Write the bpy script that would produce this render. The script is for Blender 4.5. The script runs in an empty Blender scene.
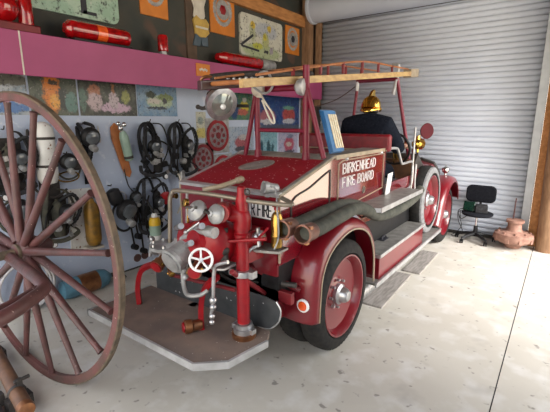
import bpy, bmesh, math, random
from mathutils import Vector, Matrix, Quaternion
random.seed(7)
PI = math.pi
scene = bpy.context.scene
C = scene.collection
V = Vector

# ------------------------------------------------------------------ materials
def new_mat(name):
    m = bpy.data.materials.new(name); m.use_nodes = True
    nt = m.node_tree; b = nt.nodes['Principled BSDF']
    return m, nt, b

def mix(nt, a, b, fac):
    n = nt.nodes.new('ShaderNodeMix'); n.data_type = 'RGBA'
    for sock, v in ((n.inputs[6], a), (n.inputs[7], b), (n.inputs[0], fac)):
        if hasattr(v, 'is_output'): nt.links.new(v, sock)
        elif isinstance(v, (int, float)): sock.default_value = v
        else: sock.default_value = (*v[:3], 1)
    return n.outputs[2]

def coords(nt, scale=(1, 1, 1), loc=(0, 0, 0)):
    tc = nt.nodes.new('ShaderNodeTexCoord'); mp = nt.nodes.new('ShaderNodeMapping')
    mp.inputs['Scale'].default_value = scale; mp.inputs['Location'].default_value = loc
    nt.links.new(tc.outputs['Object'], mp.inputs['Vector'])
    return mp.outputs[0]

def noise(nt, vec, scale, detail=3, lo=0.4, hi=0.6, rough=0.5):
    n = nt.nodes.new('ShaderNodeTexNoise'); n.inputs['Scale'].default_value = scale
    n.inputs['Detail'].default_value = detail; n.inputs['Roughness'].default_value = rough
    nt.links.new(vec, n.inputs['Vector'])
    r = nt.nodes.new('ShaderNodeMapRange'); r.inputs[1].default_value = lo; r.inputs[2].default_value = hi
    nt.links.new(n.outputs['Fac'], r.inputs[0])
    return r.outputs[0]

def mat(name, c1, c2=None, scale=8, rough=0.5, metal=0, spots=None, spot_scale=60, spot_lo=0.68, bump=0.0, bscale=40,
        stretch=(1, 1, 1), coat=0, lo=0.35, hi=0.65, trans=0, alpha=1, emit=0, spec=None):
    m, nt, b = new_mat(name)
    vec = coords(nt, stretch)
    if c2 is None: c2 = tuple(x * 0.82 for x in c1)
    col = mix(nt, c1, c2, noise(nt, vec, scale, 4, lo, hi))
    if spots: col = mix(nt, col, spots, noise(nt, vec, spot_scale, 1, spot_lo, spot_lo + .03))
    nt.links.new(col, b.inputs['Base Color'])
    b.inputs['Roughness'].default_value = rough; b.inputs['Metallic'].default_value = metal
    b.inputs['Coat Weight'].default_value = coat
    if coat: b.inputs['Coat Roughness'].default_value = 0.08
    if spec is not None: b.inputs['Specular IOR Level'].default_value = spec
    b.inputs['Transmission Weight'].default_value = trans; b.inputs['Alpha'].default_value = alpha
    if emit:
        nt.links.new(col, b.inputs['Emission Color']); b.inputs['Emission Strength'].default_value = emit
    if bump:
        bp = nt.nodes.new('ShaderNodeBump'); bp.inputs['Strength'].default_value = bump; bp.inputs['Distance'].default_value = .01
        nt.links.new(noise(nt, vec, bscale, 4, 0, 1), bp.inputs['Height']); nt.links.new(bp.outputs[0], b.inputs['Normal'])
    return m

M = {}
M['red'] = mat('red_gloss_paint', (.17, .004, .011), (.14, .003, .009), 4, .3, coat=.45)
M['red_fleck'] = mat('red_paint_paint_flecks', (.27, .006, .018), (.22, .005, .014), 4, .5, spots=(.62, .52, .5), spot_scale=48, spot_lo=.70, coat=.0, spec=.25)
M['side_red'] = mat('varnished_side_red', (.17, .004, .011), (.14, .003, .009), 4, .12, coat=1)
M['side_red'].node_tree.nodes['Principled BSDF'].inputs['Coat IOR'].default_value = 2.0
M['side_red'].node_tree.nodes['Principled BSDF'].inputs['Coat Roughness'].default_value = .05
M['pump_red'] = mat('pump_red_paint', (.30, .004, .009), (.20, .004, .009), 9, .38, coat=.12, spec=.35)
M['dull_red'] = mat('dull_red', (.20, .008, .014), (.12, .006, .01), 9, .5)
M['rail_red'] = mat('rail_maroon', (.17, .004, .022), (.13, .004, .018), 9, .4, coat=.1, spec=.35)
M['silver'] = mat('silver_metal', (.56, .56, .57), (.36, .36, .37), 22, .32, .85)
M['silver_paint'] = mat('silver_painted', (.42, .42, .42), (.26, .26, .26), 16, .4, .35)
M['chrome'] = mat('chrome', (.8, .8, .8), (.65, .65, .65), 6, .12, 1)
M['alu'] = mat('aluminium_sheet', (.30, .29, .27), (.19, .18, .17), 12, .45, .3, spots=(.6, .6, .6), spot_scale=70, spot_lo=.73)
M['alu_edge'] = mat('aluminium_edge', (.52, .52, .53), (.38, .38, .38), 12, .35, .5)
M['trim_tan'] = mat('tan_trim', (.36, .29, .20), (.25, .2, .14), 15, .4)
M['board'] = mat('step_board_brown', (.21, .15, .12), (.15, .112, .095), 7, .75, spots=(.6, .57, .52), spot_scale=60, spot_lo=.735)
M['brass'] = mat('brass', (.46, .28, .07), (.28, .16, .04), 12, .25, .95)
M['gold'] = mat('polished_brass', (.85, .55, .12), (.6, .36, .06), 9, .15, 1)
M['bronze'] = mat('bronze', (.36, .16, .07), (.2, .09, .05), 14, .35, .8)
M['rubber'] = mat('rubber', (.014, .014, .015), (.028, .026, .024), 25, .8, spec=.2)
M['rubber_grey'] = mat('grey_tyre_rubber', (.24, .24, .25), (.15, .15, .155), 25, .7)
M['black'] = mat('black_plastic', (.006, .006, .007), (.013, .013, .015), 25, .5, spec=.3)
M['black_cloth'] = mat('black_fabric', (.008, .009, .013), (.014, .015, .02), 30, .95, bump=.4, bscale=60, spec=.15)
M['web'] = mat('grey_webbing', (.018, .018, .02), (.045, .045, .05), 40, .9, spec=.2)
M['steel_dark'] = mat('dark_steel', (.035, .032, .03), (.065, .055, .05), 25, .55, .4)
M['leather'] = mat('red_leather', (.21, .008, .016), (.14, .006, .012), 20, .4, bump=.2)
M['cream'] = mat('cream', (.62, .58, .50), (.5, .45, .38), 10, .5)
M['white'] = mat('white_enamel', (.74, .74, .72), (.62, .61, .58), 8, .4, spots=(.22, .12, .08), spot_scale=26, spot_lo=.69)
M['pure_white'] = mat('white_paint', (.8, .8, .8), (.74, .74, .74), 8, .5)
M['paper'] = mat('paper', (.72, .72, .7), (.6, .6, .6), 14, .8)
M['ink'] = mat('black_ink', (.02, .02, .03), None, 8, .6)
M['rail_grey'] = mat('tarnished_rail', (.26, .22, .17), (.17, .145, .115), 16, .4, .4)
M['dull_bronze'] = mat('dull_pinkish_bronze', (.22, .10, .07), (.13, .065, .05), 14, .4, .6)
M['hose'] = mat('hose_grey_black', (.04, .044, .037), (.085, .085, .07), 14, .65, bump=.3, bscale=30, spec=.25)
M['glass_lens'] = mat('lamp_glass', (.36, .38, .35), (.22, .26, .24), 14, .08, .5, coat=1)
M['smoke_glass'] = mat('visor_plastic', (.14, .16, .18), (.08, .09, .1), 6, .08, coat=1)
M['red_lens'] = mat('red_lens', (.42, .004, .006), (.22, .002, .004), 20, .12, coat=1)
M['orange_lens'] = mat('orange_lens', (.85, .12, .02), (.7, .08, .01), 20, .2, coat=1)
M['pink'] = mat('magenta_paint', (.36, .06, .165), (.32, .05, .145), 3, .5)
M['oldwood'] = mat('weathered_red_wood', (.105, .038, .036), (.06, .028, .025), 9, .5, spots=(.45, .34, .3), spot_scale=70, spot_lo=.75, stretch=(1, 1, 1), bump=.2)
M['rim_wood'] = mat('worn_rim_paint', (.14, .05, .046), (.085, .045, .036), 9, .6, spots=(.5, .42, .36), spot_scale=80, spot_lo=.74, bump=.2)
M['iron'] = mat('iron_tyre', (.17, .12, .08), (.09, .07, .05), 20, .7, .3)
M['pole_wood'] = mat('brown_pole', (.16, .075, .035), (.09, .045, .025), 14, .45)
M['lilac_pipe'] = mat('lilac_grey_pipe', (.26, .22, .27), (.16, .13, .16), 12, .4, .4)
M['rail_dark'] = mat('dark_maroon_paint', (.045, .012, .014), (.03, .01, .012), 9, .35, coat=.4)
M['ladder'] = mat('ladder_wood', (.50, .34, .14), (.34, .2, .08), 12, .5, stretch=(3, 1, 3))
M['rung'] = mat('ladder_rung_wood', (.42, .16, .05), (.28, .1, .035), 12, .5)
M['beam'] = mat('timber_beam', (.50, .22, .07), (.34, .14, .04), 6, .7, stretch=(4, 1, 4))
M['post'] = mat('brown_post_timber', (.30, .17, .09), (.19, .10, .05), 5, .7, stretch=(5, 5, 1), bump=.2)
M['roofwood'] = mat('dark_roof_timber', (.12, .075, .05), (.07, .045, .03), 6, .8)
M['rust'] = mat('rusty_pink_iron', (.36, .20, .15), (.22, .11, .08), 14, .7, bump=.3)
M['blue_cyl'] = mat('blue_paint_worn', (.10, .24, .33), (.07, .17, .24), 12, .45)
M['amber'] = mat('amber_paint', (.30, .15, .015), (.15, .085, .02), 14, .4, .3)
M['olive'] = mat('olive_canvas', (.09, .085, .06), (.05, .05, .04), 20, .8)
M['orange_board'] = mat('orange_board', (.50, .17, .05), (.36, .12, .035), 12, .6)
M['green_cyl'] = mat('pale_green_paint', (.30, .42, .34), (.24, .34, .28), 8, .4)
M['yellow'] = mat('yellow_paint', (.72, .46, .02), (.6, .36, .02), 8, .45)
M['pale_wire'] = mat('pale_cable', (.56, .54, .54), (.4, .38, .38), 12, .5)
M['skin'] = mat('skin', (.55, .34, .25), (.5, .3, .22), 12, .5)
M['navy'] = mat('navy_serge', (.006, .008, .014), (.012, .014, .022), 40, 1, spots=(.05, .05, .06), spot_scale=90, spot_lo=.72, spec=.1)
M['blue_book'] = mat('blue_cover', (.02, .15, .36), (.018, .12, .3), 8, .4)
M['pages'] = mat('printed_pages', (.75, .70, .55), (.65, .5, .3), 30, .7)
M['mudflap'] = mat('dark_spotted_steel', (.035, .04, .045), (.06, .065, .07), 10, .5, .3, spots=(.5, .5, .5), spot_scale=34, spot_lo=.725)
M['plank'] = mat('grey_plank', (.33, .30, .28), (.2, .18, .165), 6, .85, stretch=(6, 1, 1))
M['screen'] = mat('dark_screen', (.004, .018, .015), (.008, .035, .022), 60, .15)
M['jamb'] = mat('galvanised_jamb', (.56, .60, .64), (.48, .52, .56), 8, .45, .2)
M['seat_blue'] = mat('dark_seat_cushion', (.04, .05, .06), (.07, .08, .09), 14, .6)
M['mirror'] = mat('mirror_back_maroon', (.09, .003, .01), (.07, .002, .008), 9, .5, spec=.2)
M['mural'] = mat('dark_backdrop', (.028, .034, .030), (.05, .045, .035), 3.5, .7, spots=(.085, .05, .035), spot_scale=2.4, spot_lo=.6)

def wall_mat():
    m, nt, b = new_mat('blue_grey_panel')
    vec = coords(nt)
    c = mix(nt, (.50, .57, .71), (.44, .51, .65), noise(nt, vec, 1.3, 3))
    c = mix(nt, c, (.60, .65, .76), noise(nt, vec, 14, 3, .62, .72))
    nt.links.new(c, b.inputs['Base Color']); b.inputs['Roughness'].default_value = .6
    return m
M['wall'] = wall_mat()

def floor_mat():
    m, nt, b = new_mat('concrete')
    vec = coords(nt)
    c = mix(nt, (.56, .525, .465), (.47, .435, .38), noise(nt, vec, 1.1, 5, .3, .7))
    c = mix(nt, c, (.62, .60, .57), noise(nt, vec, 5, 5, .5, .75))
    c = mix(nt, c, (.26, .235, .21), noise(nt, coords(nt, (1, 1, 1), (3, 1, 0)), 13, 2, .655, .72))
    c = mix(nt, c, (.33, .30, .27), noise(nt, coords(nt, (1, 1, 1), (9, 4, 0)), 2.6, 3, .62, .8))
    nt.links.new(c, b.inputs['Base Color']); b.inputs['Roughness'].default_value = .55
    b.inputs['Specular IOR Level'].default_value = .35
    return m
M['floor'] = floor_mat()
M['door'] = mat('roller_door_steel', (.50, .53, .60), (.455, .485, .56), 2, .5, .0)

def picture_mat(name, base, base2, blobs, nscale=14, border=None, size=None):
    """A printed picture: two mottled base colours and coloured patches, in the panel's own (y, z) metres."""
    m, nt, b = new_mat(name)
    vec = coords(nt)
    col = mix(nt, base, base2, noise(nt, vec, nscale, 4, .4, .6))
    # wobble the coordinates a little so patches are not perfect ellipses
    nz = nt.nodes.new('ShaderNodeTexNoise'); nz.inputs['Scale'].default_value = nscale * 1.4; nz.inputs['Detail'].default_value = 4; nz.inputs['Roughness'].default_value = .7
    nt.links.new(vec, nz.inputs['Vector'])
    sub = nt.nodes.new('ShaderNodeVectorMath'); sub.operation = 'MULTIPLY_ADD'
    nt.links.new(nz.outputs['Color'], sub.inputs[0]); sub.inputs[1].default_value = (.11, .11, .11)
    nt.links.new(vec, sub.inputs[2])
    for (u, v, ru, rv, colr) in blobs:
        mp = nt.nodes.new('ShaderNodeMapping'); mp.vector_type = 'TEXTURE'
        mp.inputs['Location'].default_value = (0.055, u + .055, v + .055); mp.inputs['Scale'].default_value = (1, ru, rv)
        nt.links.new(sub.outputs[0], mp.inputs['Vector'])
        ml = nt.nodes.new('ShaderNodeVectorMath'); ml.operation = 'MULTIPLY'; ml.inputs[1].default_value = (0, 1, 1)
        nt.links.new(mp.outputs[0], ml.inputs[0])
        ln = nt.nodes.new('ShaderNodeVectorMath'); ln.operation = 'LENGTH'; nt.links.new(ml.outputs[0], ln.inputs[0])
        r = nt.nodes.new('ShaderNodeMapRange'); r.inputs[1].default_value = .8; r.inputs[2].default_value = 1.05
        r.inputs[3].default_value = 1; r.inputs[4].default_value = 0
        nt.links.new(ln.outputs['Value'], r.inputs[0])
        col = mix(nt, col, colr, r.outputs[0])
    fine = coords(nt, (1, 1, 1), (5, 2, 1))
    col = mix(nt, col, (.62, .58, .56), noise(nt, fine, nscale * 2.6, 5, .60, .72, .75))
    col = mix(nt, col, (.02, .02, .025), noise(nt, coords(nt, (1, 1, 1), (1, 7, 3)), nscale * 2.2, 5, .54, .66, .75))
    col = mix(nt, col, (0, 0, 0), .15)
    nt.links.new(col, b.inputs['Base Color']); b.inputs['Roughness'].default_value = .35
    return m

# ------------------------------------------------------------------ mesh helpers
def box(bm, c, s, rot=None):
    mtx = Matrix.Translation(V(c))
    if rot is not None: mtx = mtx @ rot
    mtx = mtx @ Matrix.Diagonal((s[0], s[1], s[2], 1))
    return bmesh.ops.create_cube(bm, size=1, matrix=mtx)['verts']

def bb(bm, x0, x1, y0, y1, z0, z1):
    return box(bm, ((x0 + x1) / 2, (y0 + y1) / 2, (z0 + z1) / 2), (abs(x1 - x0), abs(y1 - y0), abs(z1 - z0)))

def frame(d):
    d = V(d).normalized()
    a = V((0, 0, 1)) if abs(d.z) < .95 else V((1, 0, 0))
    u = a.cross(d).normalized(); w = d.cross(u).normalized()
    return u, w, d

def ring_bridge(bm, r1, r2):
    n = len(r1)
    for i in range(n):
        j = (i + 1) % n
        try: bm.faces.new((r1[i], r1[j], r2[j], r2[i]))
        except ValueError: pass

def lathe(bm, o, d, prof, seg=24, u=None, mod=None, close=False):
    """prof = [(radius, height along d)] ; closed ends where the radius is 0 or capped"""
    uu, ww, dd = frame(d)
    if u is not None: uu = V(u).normalized(); ww = dd.cross(uu)
    o = V(o); rings = []
    for k, (r, h) in enumerate(prof):
        ring = []
        for i in range(seg):
            a = 2 * PI * i / seg
            rr = r if mod is None else mod(k, i, r)
            ring.append(bm.verts.new(o + dd * h + (uu * math.cos(a) + ww * math.sin(a)) * max(rr, 1e-4)))
        rings.append(ring)
    for a, b in zip(rings, rings[1:]): ring_bridge(bm, a, b)
    if close: ring_bridge(bm, rings[-1], rings[0])
    else:
        bm.faces.new(list(reversed(rings[0]))); bm.faces.new(rings[-1])

def cyl(bm, p0, p1, r0, r1=None, seg=16):
    p0, p1 = V(p0), V(p1); L = (p1 - p0).length
    if r1 is None: r1 = r0
    lathe(bm, p0, p1 - p0, [(r0, 0), (r1, L)], seg)

def ball(bm, c, r, seg=16, sx=(1, 1, 1)):
    bmesh.ops.create_uvsphere(bm, u_segments=seg, v_segments=max(6, seg // 2), radius=r,
                              matrix=Matrix.Translation(V(c)) @ Matrix.Diagonal((sx[0], sx[1], sx[2], 1)))

def smooth_path(pts, n=6, closed=False):
    P = [V(p) for p in pts]; out = []
    N = len(P)
    rng = range(N) if closed else range(N - 1)
    for i in rng:
        if closed: p0, p1, p2, p3 = P[i - 1], P[i], P[(i + 1) % N], P[(i + 2) % N]
        else: p0, p1, p2, p3 = P[max(i - 1, 0)], P[i], P[i + 1], P[min(i + 2, N - 1)]
        for k in range(n):
            t = k / n
            out.append(.5 * ((2 * p1) + (-p0 + p2) * t + (2 * p0 - 5 * p1 + 4 * p2 - p3) * t * t + (-p0 + 3 * p1 - 3 * p2 + p3) * t ** 3))
    if not closed: out.append(P[-1])
    return out

def tube(bm, pts, r, seg=10, sm=6, closed=False, flat=1.0, rib=0):
    P = smooth_path(pts, sm, closed) if sm else [V(p) for p in pts]
    n = len(P); rings = []
    prev = None
    for i, p in enumerate(P):
        if closed: d = (P[(i + 1) % n] - P[i - 1])
        else: d = P[min(i + 1, n - 1)] - P[max(i - 1, 0)]
        if d.length < 1e-6: d = V((0, 0, 1))
        d.normalize()
        if prev is None: u, w, _ = frame(d)
        else:
            u = prev - d * prev.dot(d)
            u = u.normalized() if u.length > 1e-5 else frame(d)[0]
            w = d.cross(u)
        prev = u
        rr = r(i / (n - 1)) if callable(r) else r
        if rib and i % 2: rr *= (1 - rib)
        rings.append([bm.verts.new(p + (u * math.cos(2 * PI * k / seg) + w * math.sin(2 * PI * k / seg) * flat) * rr) for k in range(seg)])
    for a, b in zip(rings, rings[1:]): ring_bridge(bm, a, b)
    if closed: ring_bridge(bm, rings[-1], rings[0])
    else: bm.faces.new(list(reversed(rings[0]))); bm.faces.new(rings[-1])

def prism(bm, pts, ax, a, b):
    """polygon pts in the plane across axis ax, extruded from a to b"""
    def mk(p, v):
        return (v, p[0], p[1]) if ax == 0 else (p[0], v, p[1]) if ax == 1 else (p[0], p[1], v)
    A = [bm.verts.new(mk(p, a)) for p in pts]; B = [bm.verts.new(mk(p, b)) for p in pts]
    bm.faces.new(A); bm.faces.new(list(reversed(B))); ring_bridge(bm, A, B)

def rz(a): return Matrix.Rotation(a, 4, 'Z')
def rx(a): return Matrix.Rotation(a, 4, 'X')
def ry(a): return Matrix.Rotation(a, 4, 'Y')

def wloc(o):
    p = V(o.location)
    while o.parent: o = o.parent; p += V(o.location)
    return p

def obj(name, fn, m, parent=None, loc=None, bev=0, smooth=True, label=None, solid=0):
    """fn(bm) draws in world metres; the mesh is stored relative to its own origin"""
    bm = bmesh.new(); fn(bm)
    bmesh.ops.recalc_face_normals(bm, faces=bm.faces)
    if parent is not None: off = wloc(parent)
    elif loc is not None: off = V(loc)
    else: off = V((0, 0, 0))
    bmesh.ops.translate(bm, verts=bm.verts, vec=-off)
    me = bpy.data.meshes.new(name)
    if smooth:
        for f in bm.faces: f.smooth = True
        for e in bm.edges:
            if len(e.link_faces) == 2 and e.calc_face_angle(0) > .6: e.smooth = False
    bm.to_mesh(me); bm.free()
    o = bpy.data.objects.new(name, me); C.objects.link(o)
    me.materials.append(M[m] if isinstance(m, str) else m)
    if parent is not None: o.parent = parent
    elif loc is not None: o.location = loc
    if solid:
        s = o.modifiers.new('thickness', 'SOLIDIFY'); s.thickness = solid; s.offset = 0
    if bev:
        b = o.modifiers.new('bevel', 'BEVEL'); b.width = bev; b.segments = 2; b.limit_method = 'ANGLE'; b.angle_limit = .6
    if label: o['label'] = label
    return o

def pieces(name, fn, m, parent, per=1, **k):
    """like obj(), but every drawn piece (per = islands in a piece) becomes an object of its own"""
    bm = bmesh.new(); fn(bm); bm.verts.ensure_lookup_table()
    seen = set(); isl = []
    for v in bm.verts:
        if v in seen: continue
        st = [v]; seen.add(v); comp = []
        while st:
            a = st.pop(); comp.append(a)
            for e in a.link_edges:
                b = e.other_vert(a)
                if b not in seen: seen.add(b); st.append(b)
        isl.append(comp)
    out = []
    for i in range(0, len(isl), per):
        vs = [v for c in isl[i:i + per] for v in c]
        idx = {v: n for n, v in enumerate(vs)}
        co_ = [v.co.copy() for v in vs]
        fs = [[idx[v] for v in f.verts] for f in bm.faces if f.verts[0] in idx]
        def draw(b2):
            nv = [b2.verts.new(c) for c in co_]
            for f in fs: b2.faces.new([nv[n] for n in f])
        out.append(obj(name, draw, m, parent=parent, **k))
    bm.free()
    return out

def thing(name, label, cat, loc=(0, 0, 0), group=None):
    o = bpy.data.objects.new(name, None); C.objects.link(o); o.empty_display_size = .1
    o.location = loc; o['label'] = label; o['category'] = cat
    if group: o['group'] = group
    return o

def tag(o, label, cat, group=None, kind=None):
    o['label'] = label; o['category'] = cat
    if group: o['group'] = group
    if kind: o['kind'] = kind
    return o

def struct(name, fn, m, bev=0, label=None, smooth=True):
    o = obj(name, fn, m, bev=bev, smooth=smooth); o['kind'] = 'structure'
    if label: o['label'] = label
    return o

def dup(root, loc, label):
    r = root.copy(); C.objects.link(r); r.location = loc; r['label'] = label
    for ch in list(root.children):
        c = ch.copy(); C.objects.link(c); c.parent = r
        for g in list(ch.children):
            d = g.copy(); C.objects.link(d); d.parent = c
    return r

# ------------------------------------------------------------------ lettering (stroke letters with serifs)
GLY = {
 'B': [[(0,0),(0,1)], [(0,1),(.4,1),(.58,.88),(.58,.66),(.4,.54),(0,.54)], [(.4,.54),(.64,.42),(.64,.14),(.42,0),(0,0)]],
 'I': [[(.1,0),(.1,1)]],
 'R': [[(0,0),(0,1)], [(0,1),(.4,1),(.6,.88),(.6,.62),(.4,.5),(0,.5)], [(.3,.5),(.66,0)]],
 'K': [[(0,0),(0,1)], [(.62,1),(0,.42)], [(.2,.58),(.66,0)]],
 'E': [[(0,0),(0,1)], [(0,1),(.56,1)], [(0,.52),(.44,.52)], [(0,0),(.58,0)]],
 'N': [[(0,0),(0,1)], [(0,1),(.62,0)], [(.62,0),(.62,1)]],
 'H': [[(0,0),(0,1)], [(.62,0),(.62,1)], [(0,.5),(.62,.5)]],
 'A': [[(-.02,0),(.33,1)], [(.33,1),(.68,0)], [(.14,.36),(.54,.36)]],
 'D': [[(0,0),(0,1)], [(0,1),(.36,1),(.64,.76),(.64,.24),(.36,0),(0,0)]],
 'F': [[(0,0),(0,1)], [(0,1),(.56,1)], [(0,.5),(.44,.5)]],
 'O': [[(.33,1),(.08,.85),(0,.5),(.08,.15),(.33,0),(.58,.15),(.66,.5),(.58,.85),(.33,1)]],
}
WID = {'I': .2}
def lettering(bm, text, o, ux, uz, h, th, depth, serif=True, wscale=1.0, gap=.24):
    """flat raised letters; ux, uz = unit vectors of writing direction and up"""
    o, ux, uz = V(o), V(ux), V(uz); n = ux.cross(uz).normalized(); x = 0
    def seg(a, b, t):
        A = o + ux * a[0] + uz * a[1]; B = o + ux * b[0] + uz * b[1]
        d = (B - A); L = d.length; d.normalize(); s = n.cross(d)
        mtx = Matrix.Identity(4)
        for i in range(3): mtx[i][0] = d[i]; mtx[i][1] = s[i]; mtx[i][2] = n[i]; mtx[i][3] = ((A + B) / 2)[i]
        bmesh.ops.create_cube(bm, size=1, matrix=mtx @ Matrix.Diagonal((L + t * .7, t, depth, 1)))
    for ch in text:
        if ch == ' ': x += h * .5 * wscale; continue
        for st in GLY[ch]:
            for a, b in zip(st, st[1:]):
                vert = abs(a[0] - b[0]) < .3 * abs(a[1] - b[1]) + .01
                seg((x + a[0] * h * wscale, a[1] * h), (x + b[0] * h * wscale, b[1] * h), th * (1.0 if vert or not serif else .7))
            if serif:
                for p in (st[0], st[-1]):
                    if p[1] in (0, 1) and abs(st[0][0] - st[-1][0]) < .5 and len(st) == 2 and abs(st[0][1] - st[-1][1]) > .5:
                        seg((x + (p[0] - .1) * h * wscale, p[1] * h), (x + (p[0] + .1) * h * wscale, p[1] * h), th * .55)
        x += (WID.get(ch, .66) + gap) * h * wscale
    return x

# ================================================================== THE SETTING
WX = -4.1          # face of the left wall
DY = 6.72          # plane of the roller door
def f_floor(bm):
    bb(bm, -4.3, -.171, -4, 6.95, -.1, 0); bb(bm, -.163, 6, -4, 6.95, -.1, 0)
struct('floor', f_floor, 'floor', smooth=False)
struct('trim_1', lambda bm: bb(bm, -.171, -.163, -4, 6.95, -.1, -.012), 'ink')
def f_wl(bm):
    for z0, z1 in ((0, 1.595), (1.602, 4.1)): bb(bm, WX - .1, WX, -2.5, 6.95, z0, z1)
    for y in (-1.1, 1.3, 3.7, 6.1): bb(bm, WX - .1, WX + .0015, y, y + .012, 0, 2.2)
    bb(bm, WX - .12, WX - .005, -2.5, 6.95, 0, 4.1)
struct('wall_left', f_wl, 'wall', smooth=False)
struct('wall_left_upper', lambda bm: bb(bm, WX, WX + .02, -2.5, 6.72, 2.52, 4.1), 'mural', smooth=False)
struct('baseboard_left', lambda bm: bb(bm, WX, WX + .006, -2.5, 6.7, 0, .02), 'steel_dark')
def f_wb(bm):
    bb(bm, -4.2, -3.84, 6.85, 6.95, 0, 4.1); bb(bm, -.27, .88, 6.85, 6.95, 0, 4.1); bb(bm, -3.84, -.27, 6.85, 6.95, 3.6, 4.1)  # unseen right end shaped to bound the bright reflection on the engine side
struct('wall_back', f_wb, 'roofwood', smooth=False)
def f_door(bm):
    x0, x1 = -3.84, -.34; pitch = .078; z = 0.0; rows = []
    while z < 3.62:
        for dz, dy in ((0, -.002), (.012, -.010), (.034, -.014), (.052, -.010), (.062, -.002), (.066, .014), (.072, .014)):
            rows.append((z + dz, DY + dy))
        z += pitch
    prev = None
    for zz, yy in rows:
        a = bm.verts.new((x0, yy, zz)); b = bm.verts.new((x1, yy, zz))
        if prev: bm.faces.new((prev[0], prev[1], b, a))
        prev = (a, b)
d1 = struct('door_1', f_door, 'door')
s = d1.modifiers.new('thickness', 'SOLIDIFY'); s.thickness = .004; s.offset = 1
obj('bottom_rail', lambda bm: bb(bm, -3.84, -.34, DY - .03, DY + .01, 0, .05), 'steel_dark', parent=d1)
obj('door_guide', lambda bm: (bb(bm, -.36, -.27, DY - .05, DY + .06, 0, 3.9), bb(bm, -.372, -.36, DY - .055, DY - .03, 0, 3.9)), 'jamb', parent=d1)
obj('door_guide', lambda bm: bb(bm, -3.88, -3.82, DY - .05, DY + .06, 0, 3.6), 'steel_dark', parent=d1)
def f_roll(bm):
    lathe(bm, (-3.92, DY - .22, 3.72), (1, 0, 0), [(.25, 0), (.25, .05), (.235, .06), (.235, 3.5), (.25, 3.51), (.25, 3.56)], 40)
obj('door_curl', f_roll, 'door', parent=d1)
obj('door_lintel', lambda bm: bb(bm, -3.9, -.27, DY - .04, DY + .1, 3.52, 3.7), 'steel_dark', parent=d1)
# timber by the door
struct('trim_2', lambda bm: bb(bm, -4.08, -3.93, 6.42, 6.58, 0, 3.9), 'post', bev=.006)
struct('trim_3', lambda bm: bb(bm, -3.90, -3.80, DY - .12, DY - .05, 2.05, 3.6), 'post', bev=.006)
struct('trim_4', lambda bm: bb(bm, WX + .02, WX + .09, -2.5, 6.42, 3.42, 3.60), 'beam', bev=.006)
struct('trim_5', lambda bm: bb(bm, WX + .02, WX + .045, 3.66, 3.82, 2.52, 3.42), 'roofwood')
struct('trim_6', lambda bm: bb(bm, -.262, -.13, 6.6, 6.72, 0, 3.9), 'beam', bev=.006)
# roof
struct('wall_right_added', lambda bm: bb(bm, 2.3, 2.4, -3, 2.6, 0, 4.1), 'wall', smooth=False)  # unseen wall, added to keep daylight off the near floor
struct('ceiling', lambda bm: bb(bm, -4.3, 2.4, -1.6, 7.0, 4.1, 4.16), 'roofwood', smooth=False)
n = 7
for i, y in enumerate((.3, 1.5, 2.7, 3.9, 5.1, 6.3)):
    struct('trim_%d' % n, lambda bm, y=y: bb(bm, -4.1, 2.3, y, y + .07, 3.9, 4.1), 'roofwood'); n += 1
for i, x in enumerate((-3.5, -2.7, -1.9)):
    struct('trim_%d' % n, lambda bm, x=x: bb(bm, x, x + .06, -.6, 6.9, 3.84, 3.9), 'beam' if i == 0 else 'roofwood'); n += 1
# round timber post at the right
o = obj('timber_post', lambda bm: cyl(bm, (-.03, 6.47, 0), (-.13, 6.47, 4.1), .115, .10, 28), 'post', loc=(-.03, 6.47, 0))
tag(o, 'thick round brown timber post standing right of the roller door', 'post')
o = obj('wooden_board', lambda bm: bb(bm, .1, .5, 6.5, 6.54, 0, .75), 'wall', loc=(.3, 6.52, 0))
tag(o, 'pale blue board standing on the floor right of the round timber post', 'board')

# ================================================================== WALL SHELF
sh = thing('wall_shelf', 'long magenta-pink boxed shelf along the left wall under the beacons', 'shelf', (WX, 2, 2.2))
obj('fascia', lambda bm: (bb(bm, -3.77, -3.75, 1.56, 6.62, 2.17, 2.52), bb(bm, WX, -3.77, 6.60, 6.62, 2.17, 2.52)), 'pink', parent=sh, bev=.004)
obj('fascia', lambda bm: bb(bm, -3.77, -3.75, -1.5, 1.552, 2.17, 2.52), 'pink', parent=sh, bev=.004)
obj('joint_strip', lambda bm: bb(bm, -3.77, -3.747, 1.549, 1.561, 2.17, 2.52), 'cream', parent=sh)
obj('shelf_top', lambda bm: bb(bm, WX + .02, -3.765, -1.5, 6.6, 2.50, 2.52), 'pink', parent=sh)
obj('shelf_bottom', lambda bm: bb(bm, WX, -3.77, -1.5, 6.6, 2.225, 2.24), 'dull_red', parent=sh)

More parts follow.
